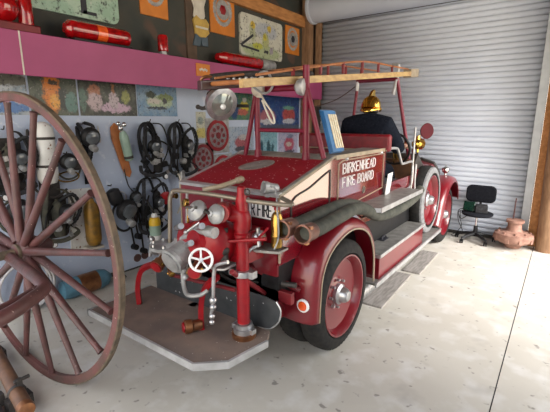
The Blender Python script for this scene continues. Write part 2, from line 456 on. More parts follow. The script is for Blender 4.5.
# ---- pictures pasted on the wall
def picture(name, label, y0, y1, z0, z1, m, x=WX, frame_m=None, group=None, cat='picture', t=.006, bev=0):
    cy, cz = (y0 + y1) / 2, (z0 + z1) / 2
    o = obj(name, lambda bm: bb(bm, x + .001, x + t, y0, y1, z0, z1), m, loc=(x, cy, cz), smooth=False, bev=bev)
    return tag(o, label, cat, group)
W3 = (.7, .7, .72)
picture('photo_print', 'landscape photo print with hazy hills, leftmost under the pink shelf', 1.1, 1.70, 1.845, 2.215,
        picture_mat('print_a', (.25, .32, .38), (.45, .50, .55), [(0.0, -.12, .4, .05, (.10, .22, .5)), (.1, -.05, .2, .03, (.5, .2, .3)), (0, .12, .5, .06, (.12, .12, .1))], 10))
picture('photo_print', 'photo print of tall orange flames beside dark trees, under the pink shelf', 1.72, 2.17, 1.845, 2.215,
        picture_mat('print_b', (.05, .07, .05), (.09, .11, .08), [(-.02, .04, .09, .22, (.75, .22, .02)), (0, .13, .05, .02, (.05, .03, .02)), (.0, -.05, .05, .08, (.85, .40, .06)), (.08, -.02, .05, .12, (.02, .03, .03)), (.16, -.06, .07, .11, (.10, .22, .20))], 16))
picture('photo_print', 'dark photo print of a burning building with white smoke, under the pink shelf', 2.19, 2.87, 1.845, 2.215,
        picture_mat('print_c', (.015, .02, .018), (.07, .08, .06), [(-.17, .07, .07, .07, (.45, .16, .08)), (-.17, -.04, .09, .10, (.55, .42, .45)), (.07, -.10, .19, .06, (.6, .42, .55)), (.05, -.02, .06, .10, (.55, .45, .5)), (.05, .10, .02, .06, (.4, .15, .05)), (.20, .02, .06, .08, (.3, .32, .08)), (-.30, -.03, .04, .14, (.08, .16, .13))], 16))
picture('photo_print', 'photo print of a pale yellow vehicle on blue, rightmost of the strip', 2.885, 3.47, 1.845, 2.215,
        picture_mat('print_d', (.16, .30, .48), (.25, .38, .52), [(.02, -.02, .20, .09, (.42, .52, .36)), (-.10, .07, .08, .05, (.03, .05, .03)), (.12, .04, .12, .05, (.20, .26, .10)), (-.05, -.01, .10, .035, (.6, .55, .5)), (-.02, -.09, .16, .02, (.03, .05, .08)), (.1, .0, .03, .04, (.05, .05, .06))], 14))
picture('photo_print', 'photo print of yellow-clad figures, behind the big searchlight', 4.42, 5.0, 1.80, 2.20,
        picture_mat('print_e', (.05, .16, .12), (.12, .22, .10), [(.1, 0, .10, .10, (.62, .50, .05)), (.04, -.08, .16, .05, (.5, .12, .08)), (.1, .1, .05, .04, (.5, .5, .5)), (-.15, 0, .12, .2, (.02, .06, .18))], 16))
picture('photo_print', 'dark blue photo print of two red engines, seen through the rear rack', 5.05, 6.38, 1.62, 2.20,
        picture_mat('print_f', (.015, .05, .22), (.03, .09, .26), [(-.30, -.06, .24, .13, (.42, .14, .18)), (-.32, -.14, .22, .05, (.55, .55, .6)), (.32, -.02, .22, .13, (.45, .08, .08)), (.32, .1, .2, .04, (.15, .35, .28)), (.32, -.13, .22, .05, (.5, .52, .6)), (0, -.24, 1, .06, (.08, .10, .16))], 12))
picture('photo_print', 'pale photo print of an old red engine, left of the rear rack posts', 4.42, 5.02, 1.25, 1.70,
        picture_mat('print_g', (.36, .46, .60), (.45, .52, .62), [(.02, -.02, .18, .12, (.45, .12, .14)), (.02, -.12, .2, .04, (.08, .08, .1)), (.04, .06, .1, .05, (.55, .5, .5))], 14))
picture('photo_print', 'pale blue photo print of dark fir trees, seen through the rear rack', 5.08, 5.68, 1.15, 1.62,
        picture_mat('print_h', (.20, .42, .52), (.30, .50, .58), [(-.15, -.06, .05, .16, (.02, .08, .12)), (.05, -.08, .06, .16, (.02, .09, .12)), (.16, -.10, .04, .12, (.03, .1, .13)), (0, -.2, .4, .06, (.1, .14, .18))], 14))
picture('photo_print', 'photo print of a red engine front on, right of the fir tree print', 5.72, 6.34, 1.15, 1.62,
        picture_mat('print_i', (.36, .38, .55), (.46, .42, .55), [(.02, -.02, .17, .15, (.42, .07, .12)), (.02, -.02, .1, .05, (.5, .45, .4)), (.02, -.16, .2, .04, (.07, .07, .1)), (.05, .12, .1, .04, (.16, .2, .3))], 14))
picture('notice_card', 'narrow card, pale above and yellow below, left of the red shields', 3.79, 3.97, 1.55, 1.91,
        picture_mat('print_j', (.58, .58, .48), (.62, .62, .5), [(0, -.11, .14, .075, (.66, .56, .16)), (-.01, .06, .06, .06, (.28, .34, .32))], 14), cat='card')

# ---- round shields on square boards
def shield(label, y, z, r, m_ring, seed):
    t = thing('shield_plaque', label, 'plaque', (WX, y, z), 'round red crests on square boards')
    hs = r * 1.08
    obj('backing_board', lambda bm: bb(bm, WX + .002, WX + .012, y - hs, y + hs, z - hs * 1.05, z + hs), 'silver_paint', parent=t)
    cr = lambda rr, x0, x1: (lambda bm: cyl(bm, (WX + x0, y, z), (WX + x1, y, z), rr, rr, 40))
    e = obj('crest', cr(r, .012, .022), m_ring, parent=t)
    obj('crest_field', cr(r * .78, .022, .025), picture_mat('crest%d' % seed, (.22, .26, .26), (.30, .12, .14), [], 26), parent=e)
    def pet(bm):
        for k in range(8):
            a = k * PI / 4
            cyl(bm, (WX + .025, y + math.cos(a) * r * .5, z + math.sin(a) * r * .5), (WX + .028, y + math.cos(a) * r * .5, z + math.sin(a) * r * .5), r * .13, r * .13, 10)
        cyl(bm, (WX + .025, y, z), (WX + .03, y, z), r * .22, r * .22, 8)
    obj('crest_emblem', pet, 'dull_red', parent=e)
shield('larger round red crest board, upper one, right of the yellow card', 4.19, 1.58, .225, 'pump_red', 1)
shield('round red crest board, lower left of the yellow card', 3.88, 1.27, .20, 'dull_red', 2)
shield('red crest board mostly hidden behind the sloping engine hatch', 4.28, 1.10, .19, 'pump_red', 3)

# ---- signs above the shelf
UX = WX + .02
def rounded(bm, y0, y1, z0, z1, r, x0, x1):
    pts = []
    for cy, cz, a0 in ((y1 - r, z1 - r, 0), (y0 + r, z1 - r, 90), (y0 + r, z0 + r, 180), (y1 - r, z0 + r, 270)):
        for k in range(6):
            a = math.radians(a0 + k * 18); pts.append((cy + r * math.cos(a), cz + r * math.sin(a)))
    prism(bm, pts, 0, x0, x1)
o = obj('painted_sign', lambda bm: rounded(bm, 1.5, 2.70, 2.80, 3.55, .08, UX, UX + .03),
    picture_mat('sign_green', (.30, .46, .34), (.42, .56, .44), [(.1, .25, .6, .2, (.7, .72, .66)), (-.12, -.04, .12, .06, (.75, .75, .8))], 9), loc=(UX, 2.1, 3.17))
tag(o, 'large pale green painted sign with rounded corners at the top left', 'sign')
def f(bm):
    bb(bm, UX + .03, UX + .034, 2.28, 2.34, 2.84, 2.98); bb(bm, UX + .03, UX + .034, 2.30, 2.44, 2.84, 2.87)
obj('boot_mark', f, 'ink', parent=o)
def plaque(label, y0, y1, z0, z1, grey):
    t = thing('crest_plaque', label, 'plaque', (UX, (y0 + y1) / 2, z0), 'orange crest plaques above the shelf')
    obj('plaque_board', lambda bm: bb(bm, UX, UX + .02, y0, y1, z0, z1), 'beam_orange', parent=t, bev=.004)
    cy, cz = (y0 + y1) / 2, z0 + (z1 - z0) * .55; r = (y1 - y0) * .33
    def cr(bm):
        for k in range(24):
            a = 2 * PI * k / 24
            cyl(bm, (UX + .02, cy + r * math.cos(a), cz + 1.15 * r * math.sin(a)), (UX + .028, cy + r * math.cos(a), cz + 1.15 * r * math.sin(a)), r * .2, r * .14, 8)
    e = obj('crest_wreath', cr, 'silver_paint', parent=t)
    obj('crest_centre', lambda bm: cyl(bm, (UX + .02, cy, cz), (UX + .026, cy, cz), r * .8, r * .8, 24), 'silver_paint' , parent=t)
    obj('crest_star', lambda bm: cyl(bm, (UX + .026, cy, cz), (UX + .032, cy, cz), r * .42, r * .3, 6), 'pump_red' if not grey else 'ink', parent=t)
M['beam_orange'] = mat('orange_varnished_board', (.62, .20, .02), (.52, .16, .015), 6, .4)
plaque('orange plaque with a grey round crest, left of the cut-out fireman', 2.99, 3.38, 2.98, 3.5, True)
plaque('orange plaque with a silver wreath and red star, between cut-out fireman and fire scene sign', 4.09, 4.58, 2.97, 3.55, False)
plaque('orange plaque with a dark-centred crest, at the corner by the timber post', 5.88, 6.31, 2.93, 3.38, True)
o = obj('painted_sign', lambda bm: rounded(bm, 4.69, 5.76, 2.76, 3.35, .06, UX, UX + .03),
    picture_mat('sign_cream', (.62, .60, .50), (.66, .65, .56), [(.0, -.20, .52, .12, (.42, .48, .28)), (.1, .12, .30, .13, (.46, .48, .52)), (-.25, .06, .08, .15, (.45, .47, .30)), (-.24, .17, .05, .06, (.65, .45, .03)), (.18, .17, .05, .06, (.6, .42, .04)), (.08, -.02, .10, .12, (.45, .46, .2)), (.06, .03, .05, .05, (.60, .50, .03)), (-.12, -.12, .14, .05, (.50, .50, .06)), (.24, -.15, .05, .06, (.35, .3, .35)), (.1, -.19, .06, .03, (.02, .02, .02))], 10), loc=(UX, 5.22, 3.05))
tag(o, 'cream sign with a painted scene of firemen working a hose, rounded corners', 'sign')
def f(bm):
    box(bm, (UX + .033, 4.84, 2.98), (.006, .34, .035), rx(.55)); box(bm, (UX + .033, 4.92, 2.87), (.006, .42, .03), rx(-.06))
obj('painted_hose', f, 'ink', parent=o)
# cut-out fireman (a flat wooden figure standing out from the post)
t = thing('cutout_figure', 'painted wooden cut-out fireman in yellow jacket and blue trousers on the wall post', 'figure', (UX + .03, 3.85, 2.74))
def fig_head(bm):
    prism(bm, [(3.76, 3.10), (3.86, 3.04), (3.93, 3.06), (3.96, 3.13), (3.95, 3.24), (3.99, 3.34), (3.9, 3.42), (3.79, 3.42), (3.74, 3.3), (3.78, 3.2)], 0, UX + .03, UX + .055)
def fig_body(bm):
    prism(bm, [(3.78, 2.90), (3.86, 2.86), (3.96, 2.87), (4.03, 2.93), (4.01, 2.98), (4.03, 3.04), (3.97, 3.1), (3.88, 3.08), (3.80, 3.12), (3.75, 3.06), (3.77, 2.97)], 0, UX + .028, UX + .06)
def fig_legs(bm):
    prism(bm, [(3.74, 2.75), (3.86, 2.75), (3.88, 2.84), (3.9, 2.76), (4.01, 2.76), (4.0, 2.88), (3.79, 2.90)], 0, UX + .026, UX + .05)
obj('head', fig_head, 'cream', parent=t, bev=.006)
M['ochre'] = mat('ochre_paint', (.55, .36, .08), (.42, .27, .06), 14, .6)
M['denim'] = mat('blue_painted', (.05, .08, .11), (.08, .11, .14), 14, .6)
b_ = obj('jacket', fig_body, 'ochre', parent=t, bev=.006)
obj('belt', lambda bm: bb(bm, UX + .06, UX + .064, 3.78, 4.0, 2.965, 2.99), 'cream', parent=b_)
obj('trousers', fig_legs, 'denim', parent=t, bev=.006)
# small wooden badge on the pink fascia
t = thing('small_badge', 'small orange wooden badge with a pale mark on the pink fascia', 'badge', (-3.75, 3.62, 2.36))
obj('badge_board', lambda bm: bb(bm, -3.75, -3.735, 3.50, 3.73, 2.33, 2.48), 'beam_orange', parent=t, bev=.004)
def f(bm):
    for k in range(5): cyl(bm, (-3.735, 3.56 + k * .027, 2.405 + .01 * (k % 2)), (-3.73, 3.56 + k * .027, 2.405 + .01 * (k % 2)), .017, .012, 8)
obj('badge_mark', f, 'cream', parent=t)

# ---- beacons on the shelf
ST = 2.52
def lightbar(label, y0, y1, x, centre):
    t = thing('light_bar', label, 'beacon', (x, (y0 + y1) / 2, ST), 'red light bars on the shelf')
    obj('base', lambda bm: bb(bm, x - .1, x + .1, y0 + .03, y1 - .03, ST, ST + .03), 'black', parent=t, bev=.008)
    def dome(a, b, e0, e1):
        def f(bm):
            L = b - a; prof = []
            n = 10
            for k in range(n + 1):
                s = k / n; r = .085
                if e0 and s < .25: r = .085 * math.sqrt(max(0, 1 - ((.25 - s) / .25) ** 2)) * .5 + .085 * .5
                if e1 and s > .75: r = .085 * math.sqrt(max(0, 1 - ((s - .75) / .25) ** 2)) * .5 + .085 * .5
                prof.append((r, L * s))
            lathe(bm, (x, a, ST + .115), (0, 1, 0), prof, 24)
        return f
    L = y1 - y0
    if centre:
        obj('lens', dome(y0, y0 + L * .42, 1, 0), 'red_lens', parent=t); obj('lens', dome(y0 + L * .58, y1, 0, 1), 'red_lens', parent=t)
        obj('centre_lens', dome(y0 + L * .425, y0 + L * .575, 0, 0), 'orange_lens', parent=t, label='orange middle lens')
    else:
        obj('lens', dome(y0, y1 - L * .3, 1, 0), 'red_lens', parent=t); obj('end_lens', dome(y1 - L * .29, y1, 0, 1), 'silver_paint', parent=t, label='grey end section')
lightbar('red light bar with an orange middle lens, on the pink shelf', 2.0, 2.68, -3.87, True)
lightbar('long low red light bar with a grey end, behind the ladder tip', 4.05, 5.35, -3.92, False)
t = thing('red_beacon', 'small red cylindrical beacon on a grey foot on the pink shelf', 'beacon', (-3.87, 3.12, ST))
obj('foot', lambda bm: lathe(bm, (-3.87, 3.12, ST), (0, 0, 1), [(.07, 0), (.07, .01), (.04, .02), (.04, .05)], 20), 'silver_paint', parent=t)
obj('lens', lambda bm: lathe(bm, (-3.87, 3.12, ST + .05), (0, 0, 1), [(.055, 0), (.062, .01), (.06, .15), (.052, .175), (.03, .185)], 24), 'red_lens', parent=t)
t = thing('red_beacon', 'big round red beacon lamp with a dark red side drum, at the top left corner', 'beacon', (-3.88, 1.52, ST))
obj('base', lambda bm: bb(bm, -3.98, -3.78, 1.2, 1.75, ST, ST + .07), 'dull_red', parent=t, bev=.01)
obj('lens', lambda bm: lathe(bm, (-3.93, 1.50, ST + .20), (1, 0, 0), [(.06, 0), (.12, .01), (.13, .06), (.11, .1), (.06, .135), (.01, .145)], 28), 'red_lens', parent=t)
obj('side_drum', lambda bm: lathe(bm, (-3.88, 1.68, ST + .07), (0, 0, 1), [(.055, 0), (.06, .02), (.06, .22), (.05, .25)], 24), 'red_lens', parent=t)

# ================================================================== GEAR HANGING ON THE LEFT WALL
def loop_tube(x, y, z, ry_, rz_, r, tilt=0, n=10, wob=0):
    pts = []
    for k in range(n):
        a = 2 * PI * k / n
        u, w = ry_ * math.cos(a), rz_ * math.sin(a)
        pts.append((x + wob * math.sin(2 * a + 1), y + u * math.cos(tilt) - w * math.sin(tilt), z + u * math.sin(tilt) + w * math.cos(tilt)))
    return lambda bm: tube(bm, pts, r, 8, 4, closed=True)

def mask(root, x, y, z, s=1.0, name='face_mask', tilt=0.0):
    def body(bm):
        lathe(bm, (x, y, z), (1, math.sin(tilt) * .5, -.25), [(.02 * s, -.03 * s), (.085 * s, -.02 * s), (.095 * s, 0), (.09 * s, .03 * s), (.07 * s, .05 * s)], 20)
    b = obj(name, body, 'black', parent=root)
    obj('visor', lambda bm: lathe(bm, (x + .04 * s, y, z - .008 * s), (1, math.sin(tilt) * .5, -.25), [(.068 * s, 0), (.062 * s, .025 * s), (.035 * s, .04 * s), (.01 * s, .045 * s)], 20), 'smoke_glass', parent=b)
    obj('valve', lambda bm: lathe(bm, (x + .04 * s, y, z - .10 * s), (1, 0, -.4), [(.03 * s, -.03), (.035 * s, 0), (.03 * s, .045 * s), (.015 * s, .05 * s)], 14), 'silver_paint', parent=b)
    return b

def breathing_set(label, y, z, h, seed, cyl_m='rubber', harness='web', group='breathing sets hanging on the left wall', w=.30, plate=True):
    """harness frame, bottle, straps, hoses, mask; (y, z) is the top hook, h the height"""
    rnd = random.Random(seed)
    t = thing('breathing_apparatus', label, 'breathing apparatus', (WX, y, z - h / 2), group)
    x = WX
    obj('hook', lambda bm: tube(bm, [(x, y, z + .02), (x + .05, y, z + .02), (x + .07, y, z + .05)], .006, 6, 3), 'steel_dark', parent=t)
    if plate: obj('back_plate', lambda bm: rounded(bm, y - w * .38, y + w * .38, z - h, z - .06, .05, x + .012, x + .03), 'steel_dark', parent=t, bev=.004)
    else:
        fr_ = [(x + .03, y - w * .1, z - h * .9), (x + .03, y - w * .32, z - h * .55), (x + .03, y - w * .36, z - h * .2), (x + .03, y - w * .2, z - .02), (x + .03, y + w * .05, z), (x + .03, y + w * .2, z - h * .2), (x + .03, y + w * .3, z - h * .6), (x + .03, y + w * .1, z - h * .95)]
        obj('carrying_frame', lambda bm: tube(bm, fr_, .019, 8, 6, closed=True, flat=.7), 'black', parent=t)
        def lumps(bm):
            for k in range(7):
                box(bm, (x + .07 + .02 * (k % 2), y + rnd.uniform(-.16, .16), z - h * (.45 + .09 * k)), (.05, rnd.uniform(.05, .10), rnd.uniform(.04, .08)), rx(rnd.uniform(-.8, .8)))
        pieces('clip', lumps, 'black', parent=t, bev=.008)
    obj('cylinder', lambda bm: lathe(bm, (x + .085, y + rnd.uniform(-.03, .03) + (0 if plate else .06), z - h + .02), (0, 0, 1),
        [(.01, 0), (.045, .01), (.055, .04), (.055, h * .62), (.04, h * .7), (.015, h * .74), (.015, h * .78)], 20), cyl_m, parent=t)
    for sgn in (-1, 1):
        yy = y + sgn * w * .28
        pts = [(x + .04, yy * .5 + y * .5, z), (x + .12, yy, z - .02), (x + .16, yy + sgn * .04, z - h * .28), (x + .14, yy + sgn * .05, z - h * .55), (x + .06, yy, z - h * .85)]
        obj('shoulder_strap', lambda bm, pts=pts: tube(bm, pts, .022, 8, 5, flat=.35), harness, parent=t)
    pts = [(x + .05, y - w * .4, z - h * .8), (x + .15, y - w * .5, z - h * .92), (x + .17, y, z - h * 1.0), (x + .14, y + w * .5, z - h * .9), (x + .05, y + w * .4, z - h * .78)]
    obj('waist_strap', lambda bm: tube(bm, pts, .022, 8, 5, flat=.4), harness, parent=t)
    s = rnd.choice((-1, 1))
    pts = [(x + .08, y + .02, z - h * .25), (x + .17, y + s * .13, z - h * .1), (x + .18, y + s * .19, z - h * .4), (x + .17, y + s * .1, z - h * .68), (x + .16, y, z - h * .45)]
    obj('breathing_hose', lambda bm: tube(bm, pts, .021, 10, 10, rib=.22), 'black', parent=t)
    pts2 = [(x + .1, y - s * .04, z - h * .3), (x + .2, y - s * .15, z - h * .45), (x + .19, y - s * .17, z - h * .8), (x + .15, y - s * .1, z - h * 1.02)]
    obj('gauge_hose', lambda bm: tube(bm, pts2, .010, 8, 6), 'black', parent=t)
    g = obj('pressure_gauge', lambda bm: lathe(bm, (x + .15, y - s * .1, z - h * 1.04), (1, 0, .1), [(.03, -.01), (.036, 0), (.036, .02), (.028, .026)], 18), 'black', parent=t)
    obj('gauge_dial', lambda bm: lathe(bm, (x + .176, y - s * .1, z - h * 1.038), (1, 0, .1), [(.027, 0), (.026, .002)], 18), 'pure_white', parent=g)
    mask(t, x + .17, y + s * .05, z - h * .42, .85, tilt=s * .5)
    obj('regulator', lambda bm: (cyl(bm, (x + .13, y - .05, z - h * .72), (x + .2, y - .05, z - h * .72), .04, .036, 16), cyl(bm, (x + .2, y - .05, z - h * .72), (x + .215, y - .05, z - h * .72), .02, .02, 12),
        box(bm, (x + .13, y + .06, z - h * .62), (.07, .08, .05))), 'silver_paint', parent=t, bev=.003)
    def buckles(bm):
        for k in range(4):
            box(bm, (x + .17, y + rnd.uniform(-.13, .13), z - h * rnd.uniform(.3, .95)), (.02, .035, .045), rx(rnd.uniform(-.6, .6)))
    pieces('buckle', buckles, 'silver', parent=t)
    return t

breathing_set('black breathing set with grey straps, under the rightmost photo of the top strip', 3.44, 1.76, .66, 3, w=.44, plate=False)
breathing_set('black breathing set with a big hose loop, just right of the orange board', 3.00, 1.76, .62, 11, w=.42, plate=False)
breathing_set('small dark breathing set with brass-green bag, below the white cylinder', 1.80, 1.12, .50, 5, cyl_m='olive', harness='olive', w=.34)
breathing_set('dark breathing set at the far left edge behind the wheel spokes', 1.45, 1.70, .55, 9, cyl_m='olive', w=.34)
breathing_set('black breathing set with a grey regulator, left of the magenta-rimmed pump, behind the white bottle', 2.92, 1.10, .66, 14, w=.40, plate=False)
# big hose loop beside the twin sets
o = obj('breathing_hose', loop_tube(WX + .1, 2.90, 1.60, .10, .16, .02), 'black', loc=(WX, 2.9, 1.6)); tag(o, 'black ribbed breathing hose looped on the wall right of the orange board', 'hose')
o = obj('breathing_hose', loop_tube(WX + .1, 3.33, 1.60, .09, .15, .02), 'black', loc=(WX, 3.33, 1.6)); tag(o, 'black hose loop hanging between the two upper breathing sets', 'hose')
# white cylinder set
t = thing('air_cylinder', 'large white air cylinder strapped upright to the wall behind the wheel', 'cylinder', (WX, 1.79, 1.2))
obj('cylinder_body', lambda bm: lathe(bm, (WX + .12, 1.745, 1.19), (0, 0, 1), [(.02, 0), (.07, .015), (.09, .06), (.093, .1), (.093, .48), (.085, .54), (.055, .58), (.02, .595)], 28), 'white', parent=t)
for zz in (1.36, 1.62):
    obj('strap', lambda bm, zz=zz: lathe(bm, (WX + .12, 1.745, zz), (0, 0, 1), [(.0955, 0), (.098, .004), (.098, .02), (.0955, .024)], 28), 'steel_dark', parent=t)
obj('carrying_frame', lambda bm: tube(bm, [(WX + .02, 1.66, 1.66), (WX + .05, 1.64, 1.7), (WX + .06, 1.62, 1.5), (WX + .06, 1.63, 1.2), (WX + .08, 1.68, 1.1), (WX + .1, 1.8, 1.05), (WX + .1, 1.92, 1.12)], .012, 8, 5), 'steel_dark', parent=t)
obj('wall_bracket', lambda bm: bb(bm, WX, WX + .04, 1.70, 1.88, 1.05, 1.22), 'steel_dark', parent=t)
t = thing('gas_mask', 'dark round gas mask hanging beside the white cylinder', 'mask', (WX, 1.97, 1.38))
obj('hook', lambda bm: tube(bm, [(WX, 1.97, 1.47), (WX + .06, 1.97, 1.47), (WX + .07, 1.97, 1.49)], .006, 6, 3), 'steel_dark', parent=t)
mask(t, WX + .16, 1.93, 1.40, .9); obj('filter_canister', lambda bm: lathe(bm, (WX + .08, 2.03, 1.30), (0, .1, 1), [(.05, 0), (.062, .01), (.062, .11), (.05, .12)], 20), 'steel_dark', parent=t)
obj('head_strap', loop_tube(WX + .06, 1.98, 1.33, .12, .12, .010), 'olive', parent=t)
obj('head_strap', loop_tube(WX + .09, 1.95, 1.24, .11, .05, .008), 'brass', parent=t)
# black mask with hanging strap
t = thing('gas_mask', 'black gas mask hanging right of the big wheel rim with a long strap', 'mask', (WX, 2.2, 1.6))
obj('hook', lambda bm: tube(bm, [(WX, 2.17, 1.76), (WX + .06, 2.17, 1.76), (WX + .07, 2.17, 1.78)], .006, 6, 3), 'steel_dark', parent=t)
mask(t, WX + .12, 2.20, 1.63, 1.1)
pieces('head_harness', lambda bm: (tube(bm, [(WX + .04, 2.13, 1.76), (WX + .1, 2.12, 1.72), (WX + .12, 2.14, 1.66)], .02, 8, 4), tube(bm, [(WX + .04, 2.2, 1.77), (WX + .12, 2.24, 1.74), (WX + .13, 2.24, 1.66)], .018, 8, 4), tube(bm, [(WX + .04, 2.12, 1.73), (WX + .1, 2.09, 1.62), (WX + .09, 2.1, 1.42)], .022, 8, 4)), 'black', parent=t)
obj('hanging_strap', lambda bm: box(bm, (WX + .03, 2.19, 1.35), (.012, .07, .44), rx(-.03)), 'black_cloth', parent=t)
obj('air_hose', lambda bm: tube(bm, [(WX + .13, 2.2, 1.52), (WX + .12, 2.18, 1.42), (WX + .06, 2.17, 1.35)], .026, 10, 8, rib=.2), 'black', parent=t)
o = obj('peg', lambda bm: (cyl(bm, (WX + .012, 2.37, 1.60), (WX + .012, 2.36, 1.74), .011, .003, 8), cyl(bm, (WX + .012, 2.37, 1.56), (WX + .012, 2.37, 1.6), .006, .011, 8)), 'cream', loc=(WX, 2.37, 1.56))
tag(o, 'thin pointed pale spindle hung between the mask and the orange board', 'spindle')
# orange board with green cylinder
t = thing('resuscitator_board', 'long orange board with a pale green cylinder and gauges, hung on the wall', 'cylinder', (WX, 2.58, 1.2))
def f(bm):
    pts = [(2.50, 1.72), (2.55, 1.77), (2.60, 1.74), (2.70, 1.30), (2.72, 1.2), (2.69, 1.14), (2.64, 1.17), (2.60, 1.26), (2.50, 1.60)]
    prism(bm, pts, 0, WX + .01, WX + .03)
obj('backing_board', f, 'orange_board', parent=t, bev=.006)
obj('cylinder', lambda bm: lathe(bm, (WX + .08, 2.67, 1.34), (0, -.19, 1), [(.01, 0), (.04, .008), (.05, .03), (.05, .28), (.035, .33), (.018, .35)], 22), 'green_cyl', parent=t)
obj('cylinder_band', lambda bm: lathe(bm, (WX + .08, 2.664, 1.37), (0, -.19, 1), [(.052, 0), (.052, .03)], 22), 'steel_dark', parent=t)
def f(bm):
    ball(bm, (WX + .09, 2.58, 1.71), .03); ball(bm, (WX + .1, 2.62, 1.75), .028); ball(bm, (WX + .1, 2.55, 1.76), .026); cyl(bm, (WX + .08, 2.60, 1.66), (WX + .08, 2.58, 1.74), .02, .02)
pieces('valve_gauge', f, 'chrome', parent=t)
obj('tube', lambda bm: tube(bm, [(WX + .03, 2.62, 1.25), (WX + .03, 2.66, 1.05), (WX + .03, 2.76, .92)], .007, 6, 5), 'black', parent=t)
# amber cylinder on white board
t = thing('amber_cylinder', 'worn amber yellow cylinder mounted on a white backboard', 'cylinder', (WX, 2.13, .43))
obj('white_backboard', lambda bm: box(bm, (WX + .012, 2.07, .76), (.02, .24, .66), rx(-.05)), 'white', parent=t)
obj('cylinder_body', lambda bm: lathe(bm, (WX + .11, 2.14, .46), (0, 0, 1), [(.02, 0), (.06, .02), (.078, .07), (.08, .1), (.08, .40), (.07, .45), (.04, .49), (.03, .53)], 24), 'amber', parent=t)
obj('bottom_bracket', lambda bm: (bb(bm, WX + .01, WX + .16, 2.05, 2.22, .43, .46), bb(bm, WX + .03, WX + .06, 2.1, 2.18, .34, .43)), 'cream', parent=t, bev=.004)
obj('valve', lambda bm: (cyl(bm, (WX + .11, 2.14, .98), (WX + .11, 2.14, 1.03), .02, .02), tube(bm, [(WX + .11, 2.08, .98), (WX + .12, 2.12, 1.03), (WX + .12, 2.2, .99)], .012, 8, 4)), 'steel_dark', parent=t)
# mask cluster in the middle
t = thing('gas_mask', 'pair of black ribbed masks hanging between the amber cylinder and the white bottle', 'mask', (WX, 2.5, .8))
obj('hook', lambda bm: tube(bm, [(WX, 2.42, 1.08), (WX + .06, 2.42, 1.08), (WX + .07, 2.42, 1.10)], .006, 6, 3), 'steel_dark', parent=t)
obj('hood', lambda bm: lathe(bm, (WX + .10, 2.40, 1.05), (.15, .28, -1), [(.03, 0), (.07, .02), (.08, .08), (.075, .16), (.06, .18)], 16), 'black', parent=t)
mask(t, WX + .15, 2.53, .80, 1.35)
mask(t, WX + .12, 2.68, .92, .8)
obj('white_ring', loop_tube(WX + .16, 2.47, .95, .065, .065, .006), 'silver', parent=t)
obj('air_hose', lambda bm: tube(bm, [(WX + .15, 2.53, .70), (WX + .16, 2.58, .58), (WX + .14, 2.66, .64), (WX + .12, 2.70, .78)], .014, 8, 8, rib=.15), 'black', parent=t)
obj('strap', loop_tube(WX + .08, 2.52, .70, .12, .17, .014, .3), 'black', parent=t)
# white and yellow bottle
t = thing('oxygen_bottle', 'small bottle with yellow shoulder and white ends hanging among black hoses', 'bottle', (WX + .2, 2.84, .30))
obj('bottle_body', lambda bm: lathe(bm, (WX + .29, 2.80, .38), (0, 0, 1), [(.01, -.06), (.012, 0), (.04, .02), (.062, .06), (.066, .09), (.066, .2)], 22), 'green_cyl', parent=t)
obj('bottle_end', lambda bm: lathe(bm, (WX + .29, 2.80, .37), (0, 0, 1), [(.012, -.05), (.014, 0), (.045, .02), (.067, .06), (.069, .09)], 22), 'pure_white', parent=t)
obj('yellow_shoulder', lambda bm: lathe(bm, (WX + .29, 2.80, .58), (0, 0, 1), [(.067, 0), (.067, .05), (.055, .085), (.03, .1)], 22), 'yellow', parent=t)
obj('white_cap', lambda bm: lathe(bm, (WX + .29, 2.80, .675), (0, 0, 1), [(.035, 0), (.035, .03), (.025, .05)], 18), 'pure_white', parent=t)
obj('hanging_hose', lambda bm: tube(bm, [(WX + .29, 2.80, .72), (WX + .2, 2.78, .86), (WX + .1, 2.76, .9), (WX, 2.76, .9)], .012, 8, 5), 'black', parent=t)
t = thing('wall_respirator', 'black tubing and clips hanging below the white and yellow bottle', 'respirator', (WX, 2.75, .4))
obj('hook', lambda bm: tube(bm, [(WX, 2.74, 1.0), (WX + .06, 2.74, 1.0), (WX + .07, 2.74, 1.03)], .006, 6, 3), 'steel_dark', parent=t)
for yy, zz in ((2.66, .30), (2.78, .22), (2.72, .42)):
    obj('tube', lambda bm, yy=yy, zz=zz: tube(bm, [(WX + .05, 2.74, .98), (WX + .06, yy - .03, .7), (WX + .06, yy, zz)], .011, 8, 5), 'black', parent=t)
    obj('clip', lambda bm, yy=yy, zz=zz: (cyl(bm, (WX + .03, yy, zz), (WX + .1, yy, zz), .038, .034, 14), cyl(bm, (WX + .1, yy, zz), (WX + .11, yy, zz), .018, .018, 12)), 'black', parent=t)
t = thing('wall_coupling', 'round red coupling with a brass stub on the wall left of the pump', 'cap', (WX, 3.02, .7))
obj('cap', lambda bm: lathe(bm, (WX + .02, 3.08, .86), (1, -.2, 0), [(.02, -.02), (.03, .1), (.075, .18), (.08, .2), (.06, .21)], 24), 'pump_red', parent=t)
obj('stub', lambda bm: cyl(bm, (WX + .2, 3.12, .88), (WX + .3, 3.14, .88), .03, .035), 'brass', parent=t)
